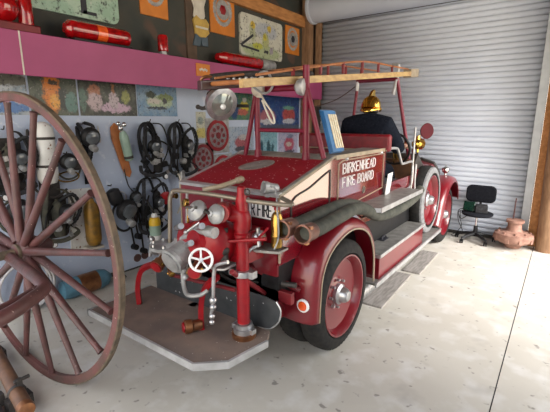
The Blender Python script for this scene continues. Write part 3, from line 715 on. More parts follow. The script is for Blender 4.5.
# white-strapped harness
t = thing('white_harness', 'harness with two pale straps hanging right above the pump handrail', 'harness', (WX, 3.33, .9))
obj('hook', lambda bm: tube(bm, [(WX, 3.33, 1.14), (WX + .06, 3.33, 1.14), (WX + .07, 3.33, 1.16)], .006, 6, 3), 'steel_dark', parent=t)
for dy in (-.04, .03):
    obj('strap', lambda bm, dy=dy: tube(bm, [(WX + .05, 3.33 + dy, 1.14), (WX + .2, 3.33 + dy, 1.1), (WX + .2, 3.35 + dy, .8), (WX + .1, 3.35 + dy, .6)], .016, 8, 5, flat=.5), 'cream', parent=t)
obj('clip', lambda bm: cyl(bm, (WX + .2, 3.33, 1.16), (WX + .2, 3.33, 1.06), .04, .03, 12), 'silver', parent=t)
t = thing('gas_mask', 'round black mask behind the wheel hub at the left edge', 'mask', (WX, 1.42, .9))
obj('hook', lambda bm: tube(bm, [(WX, 1.42, 1.08), (WX + .06, 1.42, 1.08), (WX + .07, 1.42, 1.10)], .006, 6, 3), 'steel_dark', parent=t)
mask(t, WX + .12, 1.45, .98, 1.2)
obj('head_strap', loop_tube(WX + .07, 1.45, .92, .15, .16, .012), 'olive', parent=t)
o = obj('wall_stain_pads', lambda bm: cyl(bm, (WX, 2.72, .13), (WX + .012, 2.72, .13), .05, .05, 20), 'oldwood', loc=(WX, 2.77, .13))
o.name = 'round_pad'; tag(o, 'small brown round pad fixed low on the blue wall, left one', 'pad', 'brown round pads low on the wall')
o = obj('round_pad', lambda bm: cyl(bm, (WX, 2.83, .135), (WX + .012, 2.83, .135), .05, .05, 20), 'oldwood', loc=(WX, 2.83, .135)); tag(o, 'small brown round pad fixed low on the blue wall, right one', 'pad', 'brown round pads low on the wall')

# ---- things on the floor at the wall
t = thing('wire_coil', 'coil of pale cable leaning against the blue wall behind the wheel', 'cable coil', (-3.95, 1.6, 0))
for k in range(7):
    a = k * .1
    obj('cable_turn', loop_tube(-4.03 + .022 * k, 1.41 + .015 * math.sin(k * 2.1), .262 + .012 * math.cos(k), .235 + .012 * (k % 3), .235, .011, a * .2), 'pale_wire', parent=t)
t = thing('blue_cylinder', 'blue gas cylinder lying on the floor along the wall, brown label', 'cylinder', (-3.88, 2.0, 0))
obj('cylinder_body', lambda bm: lathe(bm, (-3.93, 1.70, .105), (.04, 1, 0), [(.03, 0), (.09, .02), (.104, .07), (.105, .12), (.105, .42), (.09, .48), (.05, .52), (.03, .54)], 28), 'blue_cyl', parent=t)
obj('label_patch', lambda bm: lathe(bm, (-3.922, 1.88, .105), (.04, 1, 0), [(.1062, 0), (.1062, .2)], 28, close=False), 'bronze', parent=t, label='brown worn label band')
obj('valve', lambda bm: (cyl(bm, (-3.908, 2.23, .105), (-3.902, 2.33, .105), .026, .02, 14), ball(bm, (-3.90, 2.34, .10), .035), cyl(bm, (-3.9, 2.34, .1), (-3.83, 2.36, .05), .03, .03, 12)), 'steel_dark', parent=t)

# ================================================================== HAND CART (big spoked wheel)
WC = V((-2.82, 1.04, .987)); az = math.radians(-86.3)
wn = V((math.cos(az), math.sin(az), 0)); wt = V((-wn.y, wn.x, 0)); wu = V((0, 0, 1)); RW = .987
t = thing('hose_cart', 'old red spoked hand cart wheel with bent wooden shaft, left foreground', 'cart', (WC.x, WC.y, 0))
def f(bm):
    lathe(bm, WC - wn * .032, wn, [(RW - .058, .006), (RW - .046, 0), (RW - .010, 0), (RW - .010, .038), (RW - .046, .038), (RW - .058, .032)], 96, close=True)
wr = obj('wheel_rim', f, 'rim_wood', parent=t)
obj('iron_tyre', lambda bm: lathe(bm, WC - wn * .034, wn, [(RW - .0105, 0), (RW, .003), (RW, .036), (RW - .0105, .040)], 96, close=True), 'iron', parent=wr)
hub = WC + wn * .03 + V((.05, 0, -.02))
def f(bm):
    lathe(bm, hub - wn * .16, wn, [(.05, 0), (.06, .01), (.065, .06), (.085, .09), (.088, .17), (.065, .185), (.048, .20), (.046, .22), (.03, .225)], 28)
h_ = obj('hub', f, 'oldwood', parent=t)
obj('hub_band', lambda bm: lathe(bm, hub + wn * .035, wn, [(.048, 0), (.053, .004), (.053, .02), (.048, .024)], 28), 'iron', parent=h_)
angs = [-104, -82, -59, -36, -15, 7, 28, 50, 69, 88, 109, 130, 151, 172, 193, 214, 235]
for k, a in enumerate(angs):
    a = math.radians(a); d = wt * math.cos(a) + wu * math.sin(a); s = .02 if k % 2 else -.03
    p0 = hub + wn * s * .8 + d * .07; p1 = WC + wn * .004 + d * (RW - .068)
    def f(bm, p0=p0, p1=p1):
        L = (p1 - p0).length
        lathe(bm, p0, p1 - p0, [(.026, 0), (.028, .06), (.024, L * .35), (.019, L * .8), (.018, L - .03), (.022, L)], 12)
    obj('spoke', f, 'oldwood', parent=t)
ax0 = hub - wn * .18; ax1 = hub + wn * .42 + V((-.08, 0, 0))
obj('axle', lambda bm: cyl(bm, ax0, hub + wn * .45, .025, .032, 14), 'iron', parent=t)
def shaft(bm):
    tube(bm, SHAFT, .034, 12, 8)
SHAFT = [(-3.54, .97, .95), (-2.96, .935, .95), (-2.52, .89, .95), (-2.27, .865, .95), (-2.11, .835, .95), (-2.04, .79, .95), (-1.99, .72, .95), (-1.94, .65, .95), (-1.89, .55, .95), (-1.84, .42, .95), (-1.80, .25, .95)]
obj('shaft', shaft, 'oldwood', parent=t)
def shaft2(bm):
    tube(bm, [(-2.10, .80, .95), (-2.055, .70, .945), (-2.01, .60, .945), (-1.96, .48, .945), (-1.9, .28, .945)], .02, 10, 6)
obj('inner_rail', shaft2, 'oldwood', parent=t)
obj('cross_stay', lambda bm: cyl(bm, (-3.16, .96, .95), hub - wn * .02, .024, .024, 12), 'oldwood', parent=t)
t = thing('drawbar_pole', 'brown round pole with a metal clamp lying on the floor, lower left corner', 'pole', (-2.7, .8, 0))
obj('pole', lambda bm: tube(bm, [(-3.5, .92, .15), (-2.9, .83, .145), (-2.40, .755, .14), (-2.36, .75, .14)], .045, 18, 3), 'pole_wood', parent=t)
obj('end_cap', lambda bm: lathe(bm, (-2.36, .75, .14), (1, -.12, 0), [(.047, -.03), (.05, -.01), (.045, .02), (.02, .03)], 20), 'bronze', parent=t)
obj('second_pipe', lambda bm: tube(bm, [(-3.5, .82, .05), (-2.9, .71, .05), (-2.35, .62, .05)], .045, 16, 3), 'lilac_pipe', parent=t, label='lilac-grey metal pipe alongside')
obj('clamp', lambda bm: (lathe(bm, (-2.57, .782, .142), (1, -.12, 0), [(.049, 0), (.052, .003), (.052, .022), (.049, .025)], 20), box(bm, (-2.56, .80, .20), (.03, .03, .05)), cyl(bm, (-2.56, .77, .215), (-2.56, .86, .215), .012, .012, 8), box(bm, (-2.64, .70, .10), (.05, .06, .08))), 'steel_dark', parent=t, bev=.003)
pieces('foot_block', lambda bm: (bb(bm, -2.62, -2.54, .72, .86, 0, .10), bb(bm, -3.3, -3.2, .80, .95, 0, .11)), 'steel_dark', parent=t)

# ================================================================== camera frame (also used to turn a measured pixel into a point)
F_PX, HC = 392., 1.8
PITCH, YAW = math.atan(86 / F_PX), math.radians(36.1)
cf = V((-math.sin(YAW) * math.cos(PITCH), math.cos(YAW) * math.cos(PITCH), -math.sin(PITCH)))
cr_ = V((math.cos(YAW), math.sin(YAW), 0)); cu = cr_.cross(cf)
def at(px, py, y):
    """point of the plane at depth y seen at a pixel of the 550 x 412 photograph"""
    d = cf + cr_ * ((px - 275) / F_PX) + cu * ((206 - py) / F_PX)
    return V((0, 0, HC)) + d * (y / d.y)

# ================================================================== FIRE ENGINE
XL, XR, XC = -2.30, -1.38, -1.79
fe = thing('fire_engine', 'vintage dark red open fire engine with rear pump, hose racks and brass fittings', 'fire engine', (XC, 4.0, 0))
def P(name, fn, m, **k): return obj(name, fn, m, parent=fe, **k)

# chassis
P('chassis_rail', lambda bm: bb(bm, -2.10, -2.03, 1.95, 6.5, .48, .60), 'dull_red', bev=.004)
P('chassis_rail', lambda bm: bb(bm, -1.55, -1.48, 1.95, 6.5, .48, .60), 'dull_red', bev=.004)
pieces('cross_member', lambda bm: (bb(bm, -2.1, -1.48, 2.0, 2.07, .50, .58), bb(bm, -2.1, -1.48, 3.4, 3.47, .50, .58), bb(bm, -2.1, -1.48, 4.9, 4.97, .50, .58)), 'steel_dark', parent=fe)
P('rear_axle', lambda bm: (cyl(bm, (-2.25, 2.65, .44), (-1.33, 2.65, .44), .045), ball(bm, (-1.79, 2.65, .44), .14, 20)), 'steel_dark')
P('front_axle', lambda bm: cyl(bm, (-2.25, 6.08, .42), (-1.33, 6.08, .42), .03), 'steel_dark')
def f(bm):
    for x in (-2.0, -1.58):
        for k in range(5):
            L = .55 - k * .09
            tube(bm, [(x, 2.65 - L, .5 + .012), (x, 2.65, .47 - .012 * k - .04), (x, 2.65 + L, .5 + .012)], .018, 4, 4)
P('leaf_spring', f, 'steel_dark')

def wheel(x_out, y, z, R, side, tw=.19, rub='rubber', label=None, name='wheel', disc=True, wall=None):
    """side = +1: outer face towards +x"""
    s = side; x0 = x_out
    n = 120
    def mod(k, i, r):
        return r - .010 if (k in (3, 4, 7, 8) and i % 2) else r
    prof = [(R - .125, -.012 - tw * .15), (R - .10, 0), (R - .05, .006 - .012), (R - .02, -.02), (R - .006, -.035), (R, -tw * .35), (R, -tw * .65), (R - .006, -tw + .035), (R - .02, -tw + .02), (R - .06, -tw), (R - .11, -tw + .004), (R - .125, -tw * .85)]
    c = (x0, y, z)
    rim = lambda bm: lathe(bm, c, (s, 0, 0), [(R - .13, -tw * .9), (R - .112, -tw * .9), (R - .122, -.02), (R - .115, -.006), (R - .128, -.006), (R - .145, -.03), (R - .16, -.07), (R * .42, -.10), (R * .30, -.105), (.09, -.08), (.02, -.08), (.02, -.14), (R - .19, -.15)], 48, close=True)
    w = P(name, rim, 'red', **({'label': label} if label else {}))
    obj('tyre', lambda bm: lathe(bm, c, (s, 0, 0), prof, n, mod=mod, close=True), rub, parent=w)
    if wall: obj('sidewall', lambda bm: lathe(bm, c, (s, 0, 0), [(R - .085, -.001), (R - .08, .004), (R - .055, .003), (R - .022, -.010), (R - .012, -.026), (R - .012, -.032), (R - .06, -.01), (R - .085, -.008)], 72, close=True), wall, parent=w)
    if disc:
        obj('hub_cap', lambda bm: lathe(bm, c, (s, 0, 0), [(.085, -.085), (.085, -.05), (.065, -.035), (.055, .0), (.04, .02), (.015, .025)], 28), 'silver', parent=w)
        def nuts(bm):
            for k in range(8):
                a = 2 * PI * k / 8
                cyl(bm, (x0 - s * .085, y + .115 * math.cos(a), z + .115 * math.sin(a)), (x0 - s * .06, y + .115 * math.cos(a), z + .115 * math.sin(a)), .013, .011, 6)
        pieces('wheel_nut', nuts, 'silver', parent=w)
    return w
wheel(-1.235, 2.65, .445, .445, 1)
wheel(-1.445, 2.65, .445, .445, 1, disc=False)
wheel(-2.345, 2.65, .445, .445, -1)
wheel(-2.135, 2.65, .445, .445, -1, disc=False)
wheel(-1.28, 6.08, .43, .43, 1, tw=.14)
wheel(-2.30, 6.08, .43, .43, -1, tw=.14)
wheel(-1.25, 5.06, .815, .43, 1, tw=.19, wall='rubber_grey', name='spare_wheel', label='spare wheel with pale grey tyre and red disc')
P('spare_wheel_bracket', lambda bm: (cyl(bm, (-1.55, 5.06, .815), (-1.34, 5.06, .815), .03), bb(bm, -1.56, -1.50, 5.02, 5.10, .55, 1.0)), 'steel_dark')

def fender(pts, xo, xi, m='red', lip='trim_tan'):
    """pts: (y, z) path, xo outer side x, xi inner side x"""
    path = smooth_path([(0, p[0], p[1]) for p in pts], 6)
    s = 1 if xo > xi else -1
    cross = [(xi, -.03), (xi + s * .03, -.004), ((xi + xo) / 2, .006), (xo - s * .07, 0), (xo - s * .025, -.018), (xo - s * .006, -.045), (xo, -.075)]
    def f(bm):
        prev = None
        for i, p in enumerate(path):
            d = (path[min(i + 1, len(path) - 1)] - path[max(i - 1, 0)]).normalized()
            nn = V((0, -d.z, d.y))
            row = [bm.verts.new(V((cx, p.y, p.z)) + nn * h) for cx, h in cross]
            if prev:
                for a in range(len(row) - 1): bm.faces.new((prev[a], prev[a + 1], row[a + 1], row[a]))
            prev = row
    o = P('fender', f, m, solid=.008)
    lp = []
    for i, p in enumerate(path):
        d = (path[min(i + 1, len(path) - 1)] - path[max(i - 1, 0)]).normalized()
        lp.append(V((xo, p.y, p.z)) + V((0, -d.z, d.y)) * -.078)
    obj('fender_edge', lambda bm: tube(bm, lp, .008, 8, 0), lip, parent=o)
    return o
rear = [(2.09, .44), (2.10, .60), (2.125, .78), (2.22, .93), (2.40, 1.03), (2.64, 1.07), (2.88, 1.02), (3.06, .90), (3.17, .70), (3.20, .42)]
fr = fender(rear, -1.205, -1.50)
fender(rear, -2.375, -2.08)
front = [(5.42, .40), (5.52, .55), (5.62, .76), (5.82, .93), (6.08, 1.0), (6.34, .94), (6.50, .78), (6.55, .62)]
fender(front, -1.22, -1.50, lip='red')
fender(front, -2.36, -2.08, lip='red')
r_ = P('reflector', lambda bm: lathe(bm, (-1.285, 2.085, .575), (0, -1, .04), [(.046, -.004), (.046, .008), (.034, .012)], 28), 'pure_white', label='round white-ringed orange reflector')
obj('orange_lens', lambda bm: lathe(bm, (-1.285, 2.073, .575), (0, -1, .04), [(.034, 0), (.03, .006), (.012, .010)], 24), 'orange_lens', parent=r_)

# rear body with sloping hatch
YB = 1.94
side = [(YB, .88), (YB, 1.335), (2.66, 1.525), (3.72, 1.525), (3.72, 1.18), (4.9, 1.18), (4.9, .88)]
P('body_panel', lambda bm: prism(bm, side, 0, XR - .02, XR), 'side_red', bev=.004)
P('body_panel', lambda bm: prism(bm, [(YB, .88), (YB, 1.335), (2.66, 1.525), (2.76, 1.525), (2.80, 1.40), (3.72, 1.40), (3.72, 1.18), (4.9, 1.18), (4.9, .88)], 0, XL, XL + .02), 'red', bev=.004)
P('locker_back', lambda bm: bb(bm, XL + .02, XR - .02, 3.66, 3.70, .88, 1.50), 'dull_red')
P('locker_front', lambda bm: bb(bm, XL + .02, XR - .02, 2.72, 2.74, .88, 1.515), 'dull_red')
P('rear_panel', lambda bm: bb(bm, XL + .02, XR - .02, YB, YB + .02, .80, 1.335), 'red')
P('body_floor', lambda bm: bb(bm, XL + .02, XR - .02, YB + .02, 5.0, .62, .88), 'black')
sl = (V((0, 2.66, 1.525)) - V((0, YB, 1.335))).normalized(); sn = V((0, -sl.z, sl.y))
def slab(x0, x1, t0, t1, h0, h1):
    def f(bm):
        A = V((0, YB, 1.335)); vs = []
        for t in (t0, t1):
            for h in (h0, h1): vs.append(A + sl * t + sn * h)
        prism(bm, [(v.y, v.z) for v in (vs[0], vs[2], vs[3], vs[1])], 0, x0, x1)
    return f
SLN = (V((0, 2.66, 1.525)) - V((0, YB, 1.335))).length
hatch = P('hatch', slab(XL + .03, XR - .03, .03, SLN - .10, 0, .012), 'red_fleck')
obj('hatch_border', slab(XL, XR, -.01, .03, -.004, .018), 'alu_edge', parent=hatch)
obj('hatch_border', slab(XL, XL + .03, .03, SLN, -.004, .016), 'alu_edge', parent=hatch)
obj('hatch_border', slab(XR - .03, XR, .03, SLN, -.004, .016), 'alu', parent=hatch)
obj('hatch_border', slab(XL + .03, XR - .03, SLN - .10, SLN, -.004, .014), 'alu', parent=hatch)
def f(bm):
    pts = []
    for k in range(28):
        a = 2 * PI * k / 28
        p = V((0, YB, 1.335)) + sl * (.43 + .13 * math.sin(a) * (1 if math.sin(a) > 0 else .8)) + sn * .013
        pts.append(V((-1.90 + .115 * math.cos(a) + .05 * math.sin(a), p.y, p.z)))
    A = [bm.verts.new(p) for p in pts]; B = [bm.verts.new(p + sn * .003) for p in pts]
    bm.faces.new(A); bm.faces.new(B); ring_bridge(bm, A, B)
obj('worn_patch', f, 'alu', parent=hatch, label='worn grey oval patch')
P('deck_top', lambda bm: prism(bm, [(XL, 2.66), (XR, 2.66), (XR, 3.72), (-1.60, 3.72), (-1.60, 2.76), (XL, 2.76)], 2, 1.515, 1.535), 'alu', bev=.003)
P('deck_edge', lambda bm: bb(bm, XR - .005, XR + .012, 2.66, 3.72, 1.505, 1.54), 'trim_tan', bev=.003)
def edge_strip(x):
    def f(bm):
        tube(bm, [(x, YB, .90), (x, YB, 1.33)], .008, 6, 0); tube(bm, [(x, YB, 1.337), (x, 2.66, 1.53)], .010, 6, 0)
    return f
P('body_edging', edge_strip(XR), 'trim_tan'); P('body_edging', edge_strip(XL), 'trim_tan')
# locker outline on the side and lettered panel
def f(bm):
    x = XR + .002
    tube(bm, [(x, 2.08, 1.10), (x, 2.08, 1.285), (x, 2.30, 1.345), (x, 2.55, 1.425), (x, 2.585, 1.40), (x, 2.585, 1.10)], .007, 6, 4)
P('locker_outline', f, 'steel_dark')
def f(bm):
    x = XR + .002
    for a, b in (((2.72, 1.12), (2.72, 1.47)), ((2.72, 1.47), (2.80, 1.49)), ((2.80, 1.49), (3.66, 1.49)), ((3.66, 1.49), (3.66, 1.16)), ((3.66, 1.16), (2.78, 1.10)), ((2.78, 1.10), (2.72, 1.12))):
        tube(bm, [(x, *a), (x, *b)], .006, 6, 0)
P('panel_molding', f, 'trim_tan')
def f(bm):
    lettering(bm, 'BIRKENHEAD', (XR + .001, 2.80, 1.385), (0, 1, 0), (0, 0, 1), .078, .0125, .005, wscale=1.06, gap=.20)
    lettering(bm, 'FIRE BOARD', (XR + .001, 2.80, 1.275), (0, 1, 0), (0, 0, 1), .078, .0125, .005, wscale=1.04, gap=.21)
P('lettering', f, 'pure_white', smooth=False, label='white painted words on the side panel')
P('crest', lambda bm: lathe(bm, (XR, 3.22, 1.20), (1, 0, 0), [(.034, 0), (.034, .003)], 24), 'ink')
obj('crest_ring', lambda bm: tube(bm, [(XR + .003, 3.22 + .024 * math.cos(a), 1.20 + .03 * math.sin(a)) for a in [k * PI / 8 for k in range(16)]], .003, 6, 0, closed=True), 'trim_tan', parent=fe)
pieces('molding_catch', lambda bm: (lathe(bm, (XR, 2.85, 1.50), (1, 0, 0), [(.018, 0), (.018, .01), (.008, .02)], 14), lathe(bm, (XR, 3.58, 1.50), (1, 0, 0), [(.018, 0), (.018, .01), (.008, .02)], 14)), 'silver', parent=fe)

# licence plate
pl = P('number_plate', lambda bm: bb(bm, -1.70, -1.365, YB - .035, YB - .028, 1.185, 1.305), 'ink')
obj('plate_face', lambda bm: bb(bm, -1.695, -1.370, YB - .0365, YB - .0345, 1.19, 1.30), 'pure_white', parent=pl)
obj('plate_lettering', lambda bm: lettering(bm, 'R FIRE', (-1.578, YB - .037, 1.205), (1, 0, 0), (0, 0, 1), .080, .0095, .002, serif=False, wscale=.52, gap=.17), 'ink', parent=pl, smooth=False)
obj('plate_bracket', lambda bm: bb(bm, -1.75, -1.45, YB - .028, YB, 1.22, 1.26), 'steel_dark', parent=pl)
# brass extinguisher at the corner
P('corner_shelf', lambda bm: prism(bm, [(-1.54, 1.80), (-1.44, 1.78), (-1.31, 1.83), (-1.31, YB), (-1.54, YB)], 2, 1.005, 1.022), 'alu', bev=.003)
ex = P('extinguisher', lambda bm: lathe(bm, (-1.35, 1.87, 1.03), (0, 0, 1), [(.02, 0), (.034, .006), (.036, .02), (.036, .07), (.039, .075), (.039, .085), (.036, .09), (.036, .19), (.028, .215), (.014, .23), (.012, .25)], 24), 'brass', label='small brass fire extinguisher')
obj('nozzle', lambda bm: (cyl(bm, (-1.35, 1.87, 1.27), (-1.35, 1.87, 1.31), .018, .016, 14), cyl(bm, (-1.35, 1.87, 1.29), (-1.35, 1.83, 1.30), .006, .006, 8)), 'pump_red', parent=ex)
obj('clip', lambda bm: (bb(bm, -1.385, -1.305, 1.90, 1.95, 1.12, 1.15)), 'steel_dark', parent=ex)
# rear platform
dk = P('rear_platform', lambda bm: prism(bm, [(-1.70, 1.60), (-1.60, 1.58), (-1.555, 1.61), (-1.55, YB), (-1.95, YB), (-1.95, 1.68)], 2, .915, .93), 'alu')
obj('platform_edge', lambda bm: tube(bm, [(-1.95, 1.68, .93), (-1.70, 1.60, .93), (-1.60, 1.58, .922), (-1.555, 1.61, .922), (-1.55, YB, .922)], .009, 8, 0), 'alu_edge', parent=dk)
pieces('platform_bracket', lambda bm: (tube(bm, [(-1.5, 1.62, .92), (-1.52, 2.0, .62)], .018, 8, 0), tube(bm, [(-1.9, 1.70, .92), (-1.95, 2.0, .62)], .018, 8, 0), bb(bm, -2.1, -1.3, 1.96, 2.0, .62, .70), bb(bm, -1.5, -1.44, 1.98, 2.1, .45, .62)), 'dull_red', bev=.003, parent=fe)
# step board with mud plate and hangers
ZB = .45
stp = P('step_board', lambda bm: prism(bm, [(-2.64, 1.33), (-1.54, 1.33), (-1.40, 1.46), (-1.35, 1.76), (-1.40, 1.86), (-2.64, 1.86)], 2, ZB - .035, ZB), 'board')
obj('board_edge', lambda bm: prism(bm, [(-2.65, 1.315), (-1.535, 1.315), (-1.385, 1.45), (-1.335, 1.76), (-1.35, 1.76), (-1.40, 1.46), (-1.54, 1.33), (-2.64, 1.33)], 2, ZB - .04, ZB + .006), 'alu_edge', parent=stp)
obj('board_edge', lambda bm: bb(bm, -2.65, -2.635, 1.315, 1.86, ZB - .04, ZB + .006), 'alu_edge', parent=stp)
def f(bm):
    pts = [(-2.56, ZB), (-1.50, ZB), (-1.40, ZB + .02), (-1.33, ZB + .09), (-1.315, ZB + .17), (-1.35, ZB + .22), (-1.44, ZB + .235), (-2.56, ZB + .235)]
    prism(bm, [(x, z) for x, z in pts], 1, 1.86, 1.868)
mp_ = P('mud_plate', f, 'mudflap')
obj('plate_edge', lambda bm: tube(bm, [(-1.50, 1.864, ZB + .004), (-1.40, 1.864, ZB + .02), (-1.33, 1.864, ZB + .09), (-1.315, 1.864, ZB + .17), (-1.35, 1.864, ZB + .22)], .005, 6, 4), 'alu_edge', parent=mp_)
pieces('step_hanger', lambda bm: (bb(bm, -2.12, -2.06, 1.80, 2.0, ZB - .03, ZB + .0), bb(bm, -2.10, -2.03, 1.88, 1.98, ZB, .60), bb(bm, -1.55, -1.48, 1.88, 1.98, ZB, .60)), 'dull_red', parent=fe)
def leg(a, b, c, d):
    return lambda bm: tube(bm, [a, b, c, d], .024, 4, 7, flat=1.0)
P('curved_support', leg((-2.43, 1.60, ZB), (-2.43, 1.60, .60), (-2.36, 1.60, .74), (-2.17, 1.60, .83)), 'pump_red')
P('curved_support', leg((-1.78, 1.62, ZB), (-1.78, 1.62, .60), (-1.74, 1.62, .74), (-1.62, 1.62, .86)), 'pump_red')

# ---- pump
YP = 1.62
pc = at(207, 243, YP)
pump = P('pump', lambda bm: (lathe(bm, pc + V((0, .12, 0)), (-.12, -1, .12), [(.11, -.05), (.155, 0), (.165, .05), (.16, .12), (.13, .16), (.08, .18), (.07, .21)], 36),
    lathe(bm, pc + V((-.14, .12, -.03)), (-.1, -1, .1), [(.12, -.05), (.13, .05), (.12, .14), (.06, .18)], 28),
    box(bm, pc + V((.02, .18, -.02)), (.42, .18, .2)), cyl(bm, pc + V((-.05, .05, .02)), pc + V((-.06, .05, .19)), .06, .045)), 'pump_red')
def f(bm):
    ax = V((-.12, -1, .12)).normalized(); u, w, _ = frame(ax)
    for k in range(10):
        a = 2 * PI * k / 10
        p = pc + V((0, .12, 0)) + ax * .13 + (u * math.cos(a) + w * math.sin(a)) * .13
        cyl(bm, p, p + ax * .018, .009, .008, 6)
pieces('bolt', f, 'silver', parent=pump)
obj('top_pipe', lambda bm: (tube(bm, [at(170, 250, YP - .02), at(178, 242, YP - .02), at(195, 232, YP - .05), at(212, 231, YP - .06)], .026, 12, 5), cyl(bm, at(207, 231, YP - .09), at(215, 233, YP - .09), .034, .034, 14)), 'silver_paint', parent=pump)
obj('gauge', lambda bm: (lathe(bm, at(187, 203, YP), (-.3, -1, .3), [(.028, 0), (.028, .02), (.022, .024)], 20), cyl(bm, at(187, 203, YP) + V((0, .01, -.02)), at(188, 225, YP), .008, .008, 8)), 'brass', parent=pump)
pieces('drain_cock', lambda bm: [cyl(bm, at(a, b, YP - .06), at(a + 5, b - 2, YP - .16), .016, .019, 12) for a, b in ((176, 228), (186, 245), (197, 228))], 'silver', parent=pump)
# silver casting and its flange at the left
o = P('suction_casting', lambda bm: (lathe(bm, at(190, 247, YP), at(175, 259, YP - .12) - at(190, 247, YP), [(.05, 0), (.075, .01), (.078, .13), (.085, .135), (.085, .16), (.07, .165), (.07, .175), (.03, .18)], 30),
    lathe(bm, at(167, 246, YP) , (0, 0, 1), [(.05, -.09), (.06, -.04), (.115, -.01), (.118, .012), (.05, .016)], 30),
    cyl(bm, at(167, 250, YP - .02), at(183, 250, YP - .02), .05, .06)), 'silver_paint')
def f(bm):
    c = at(167, 246, YP)
    for k in range(7):
        a = 2 * PI * k / 7
        cyl(bm, c + V((.095 * math.cos(a), .095 * math.sin(a), .01)), c + V((.095 * math.cos(a), .095 * math.sin(a), .03)), .012, .01, 6)
pieces('flange_bolt', f, 'silver', parent=o)
def outlet(a, b, r, capm='pump_red'):
    """bronze outlet from a to b with a rim"""
    o = P('outlet', lambda bm: (lathe(bm, a, b - a, [(r * .8, 0), (r * .8, (b - a).length * .5), (r, (b - a).length * .6), (r, (b - a).length * .85), (r * 1.12, (b - a).length * .88), (r * 1.12, (b - a).length)], 24)), 'bronze')
    obj('outlet_cap', lambda bm: lathe(bm, b, b - a, [(r * .95, -.002), (r * .9, .008), (r * .5, .010)], 24), capm, parent=o)
    d = (b - a).normalized(); u, w, _ = frame(d)
    pieces('lug', lambda bm: [cyl(bm, b - d * .02 + (u * math.cos(k) + w * math.sin(k)) * r, b - d * .02 + (u * math.cos(k) + w * math.sin(k)) * r * 1.35, .012, .010, 8) for k in (0.3, 3.44)], 'brass', parent=o)
outlet(at(166, 256, YP - .04), at(156, 267, YP - .14), .042)
outlet(at(200, 262, YP - .04), at(194, 273, YP - .14), .040)
outlet(at(168, 262, YP - .06), at(172, 274, YP - .12), .020, 'brass')
P('side_branch', lambda bm: (lathe(bm, at(163, 250, YP - .02), at(143, 246, YP + .02) - at(163, 250, YP - .02), [(.03, 0), (.034, .02), (.03, .03), (.03, .08), (.045, .085), (.045, .11), (.035, .115), (.03, .135)], 20), cyl(bm, at(152, 240, YP), at(150, 256, YP), .012, .012, 10), ball(bm, at(152, 239, YP), .02, 12)), 'silver')
P('relief_valve', lambda bm: (cyl(bm, at(224, 262, YP + .02), at(226, 236, YP + .04), .026, .022, 16), cyl(bm, at(226, 236, YP + .04), at(226, 228, YP + .04), .014, .014, 10), ball(bm, at(224, 250, YP + .02), .036, 14)), 'steel_dark')
P('priming_lever', lambda bm: (cyl(bm, at(186, 232, YP - .08), at(200, 222, YP - .02), .010, .008, 10), ball(bm, at(186, 232, YP - .08), .016, 10)), 'silver')
# valve hand wheel
hc = at(201, 260, YP - .20); hn = (V((0, 0, 1.8)) - hc).normalized(); hu, hw, _ = frame(hn)
hwheel = P('valve_wheel', lambda bm: tube(bm, [hc + (hu * math.cos(a) + hw * math.sin(a)) * .062 for a in [2 * PI * k / 24 for k in range(24)]], .0075, 8, 0, closed=True), 'pure_white')
obj('wheel_spokes', lambda bm: [tube(bm, [hc, hc + (hu * math.cos(a) + hw * math.sin(a)) * .062], .006, 6, 0) for a in [.3 + 2 * PI * k / 5 for k in range(5)]], 'pure_white', parent=hwheel)
obj('wheel_boss', lambda bm: (cyl(bm, hc - hn * .01, hc + hn * .015, .015, .012, 14), cyl(bm, hc - hn * .16, hc, .010, .010, 10)), 'silver', parent=hwheel)
# small pipes
P('drain_pipe', lambda bm: (tube(bm, [at(183, 262, YP - .1), at(183, 275, YP - .1), at(184, 287, YP - .1), at(188, 295, YP - .08), at(200, 295, YP - .03), at(208, 290, YP)], .014, 10, 6), ball(bm, at(183, 270, YP - .1), .024), ball(bm, at(185, 277, YP - .1), .020)), 'silver_paint')
P('drain_pipe', lambda bm: (tube(bm, [at(228, 262, YP - .05), at(217, 265, YP - .06), at(214, 272, YP - .06), at(213, 300, YP - .06), at(211, 315, YP - .06)], .012, 10, 6), ball(bm, at(213, 300, YP - .06), .024), ball(bm, at(213, 307, YP - .06), .022), ball(bm, at(212, 316, YP - .06), .020), ball(bm, at(212, 322, YP - .06), .018)), 'silver')
kk = at(203, 329, 1.50)
P('end_coupling', lambda bm: lathe(bm, (-1.80, 1.56, ZB + .045), (-.5, -1, .05), [(.03, -.06), (.036, -.05), (.036, 0), (.045, .01), (.045, .05), (.036, .055)], 24), 'bronze')
P('end_coupling_cap', lambda bm: lathe(bm, (-1.826, 1.508, ZB + .048), (-.5, -1, .05), [(.034, 0), (.032, .006), (.01, .008)], 24), 'pump_red')
pieces('horizontal_shaft', lambda bm: (cyl(bm, at(172, 275, 1.75), at(235, 290, 1.75), .014, .014, 10), cyl(bm, at(240, 262, 1.9), at(300, 290, 2.1), .02, .02, 10)), 'dull_red', parent=fe)
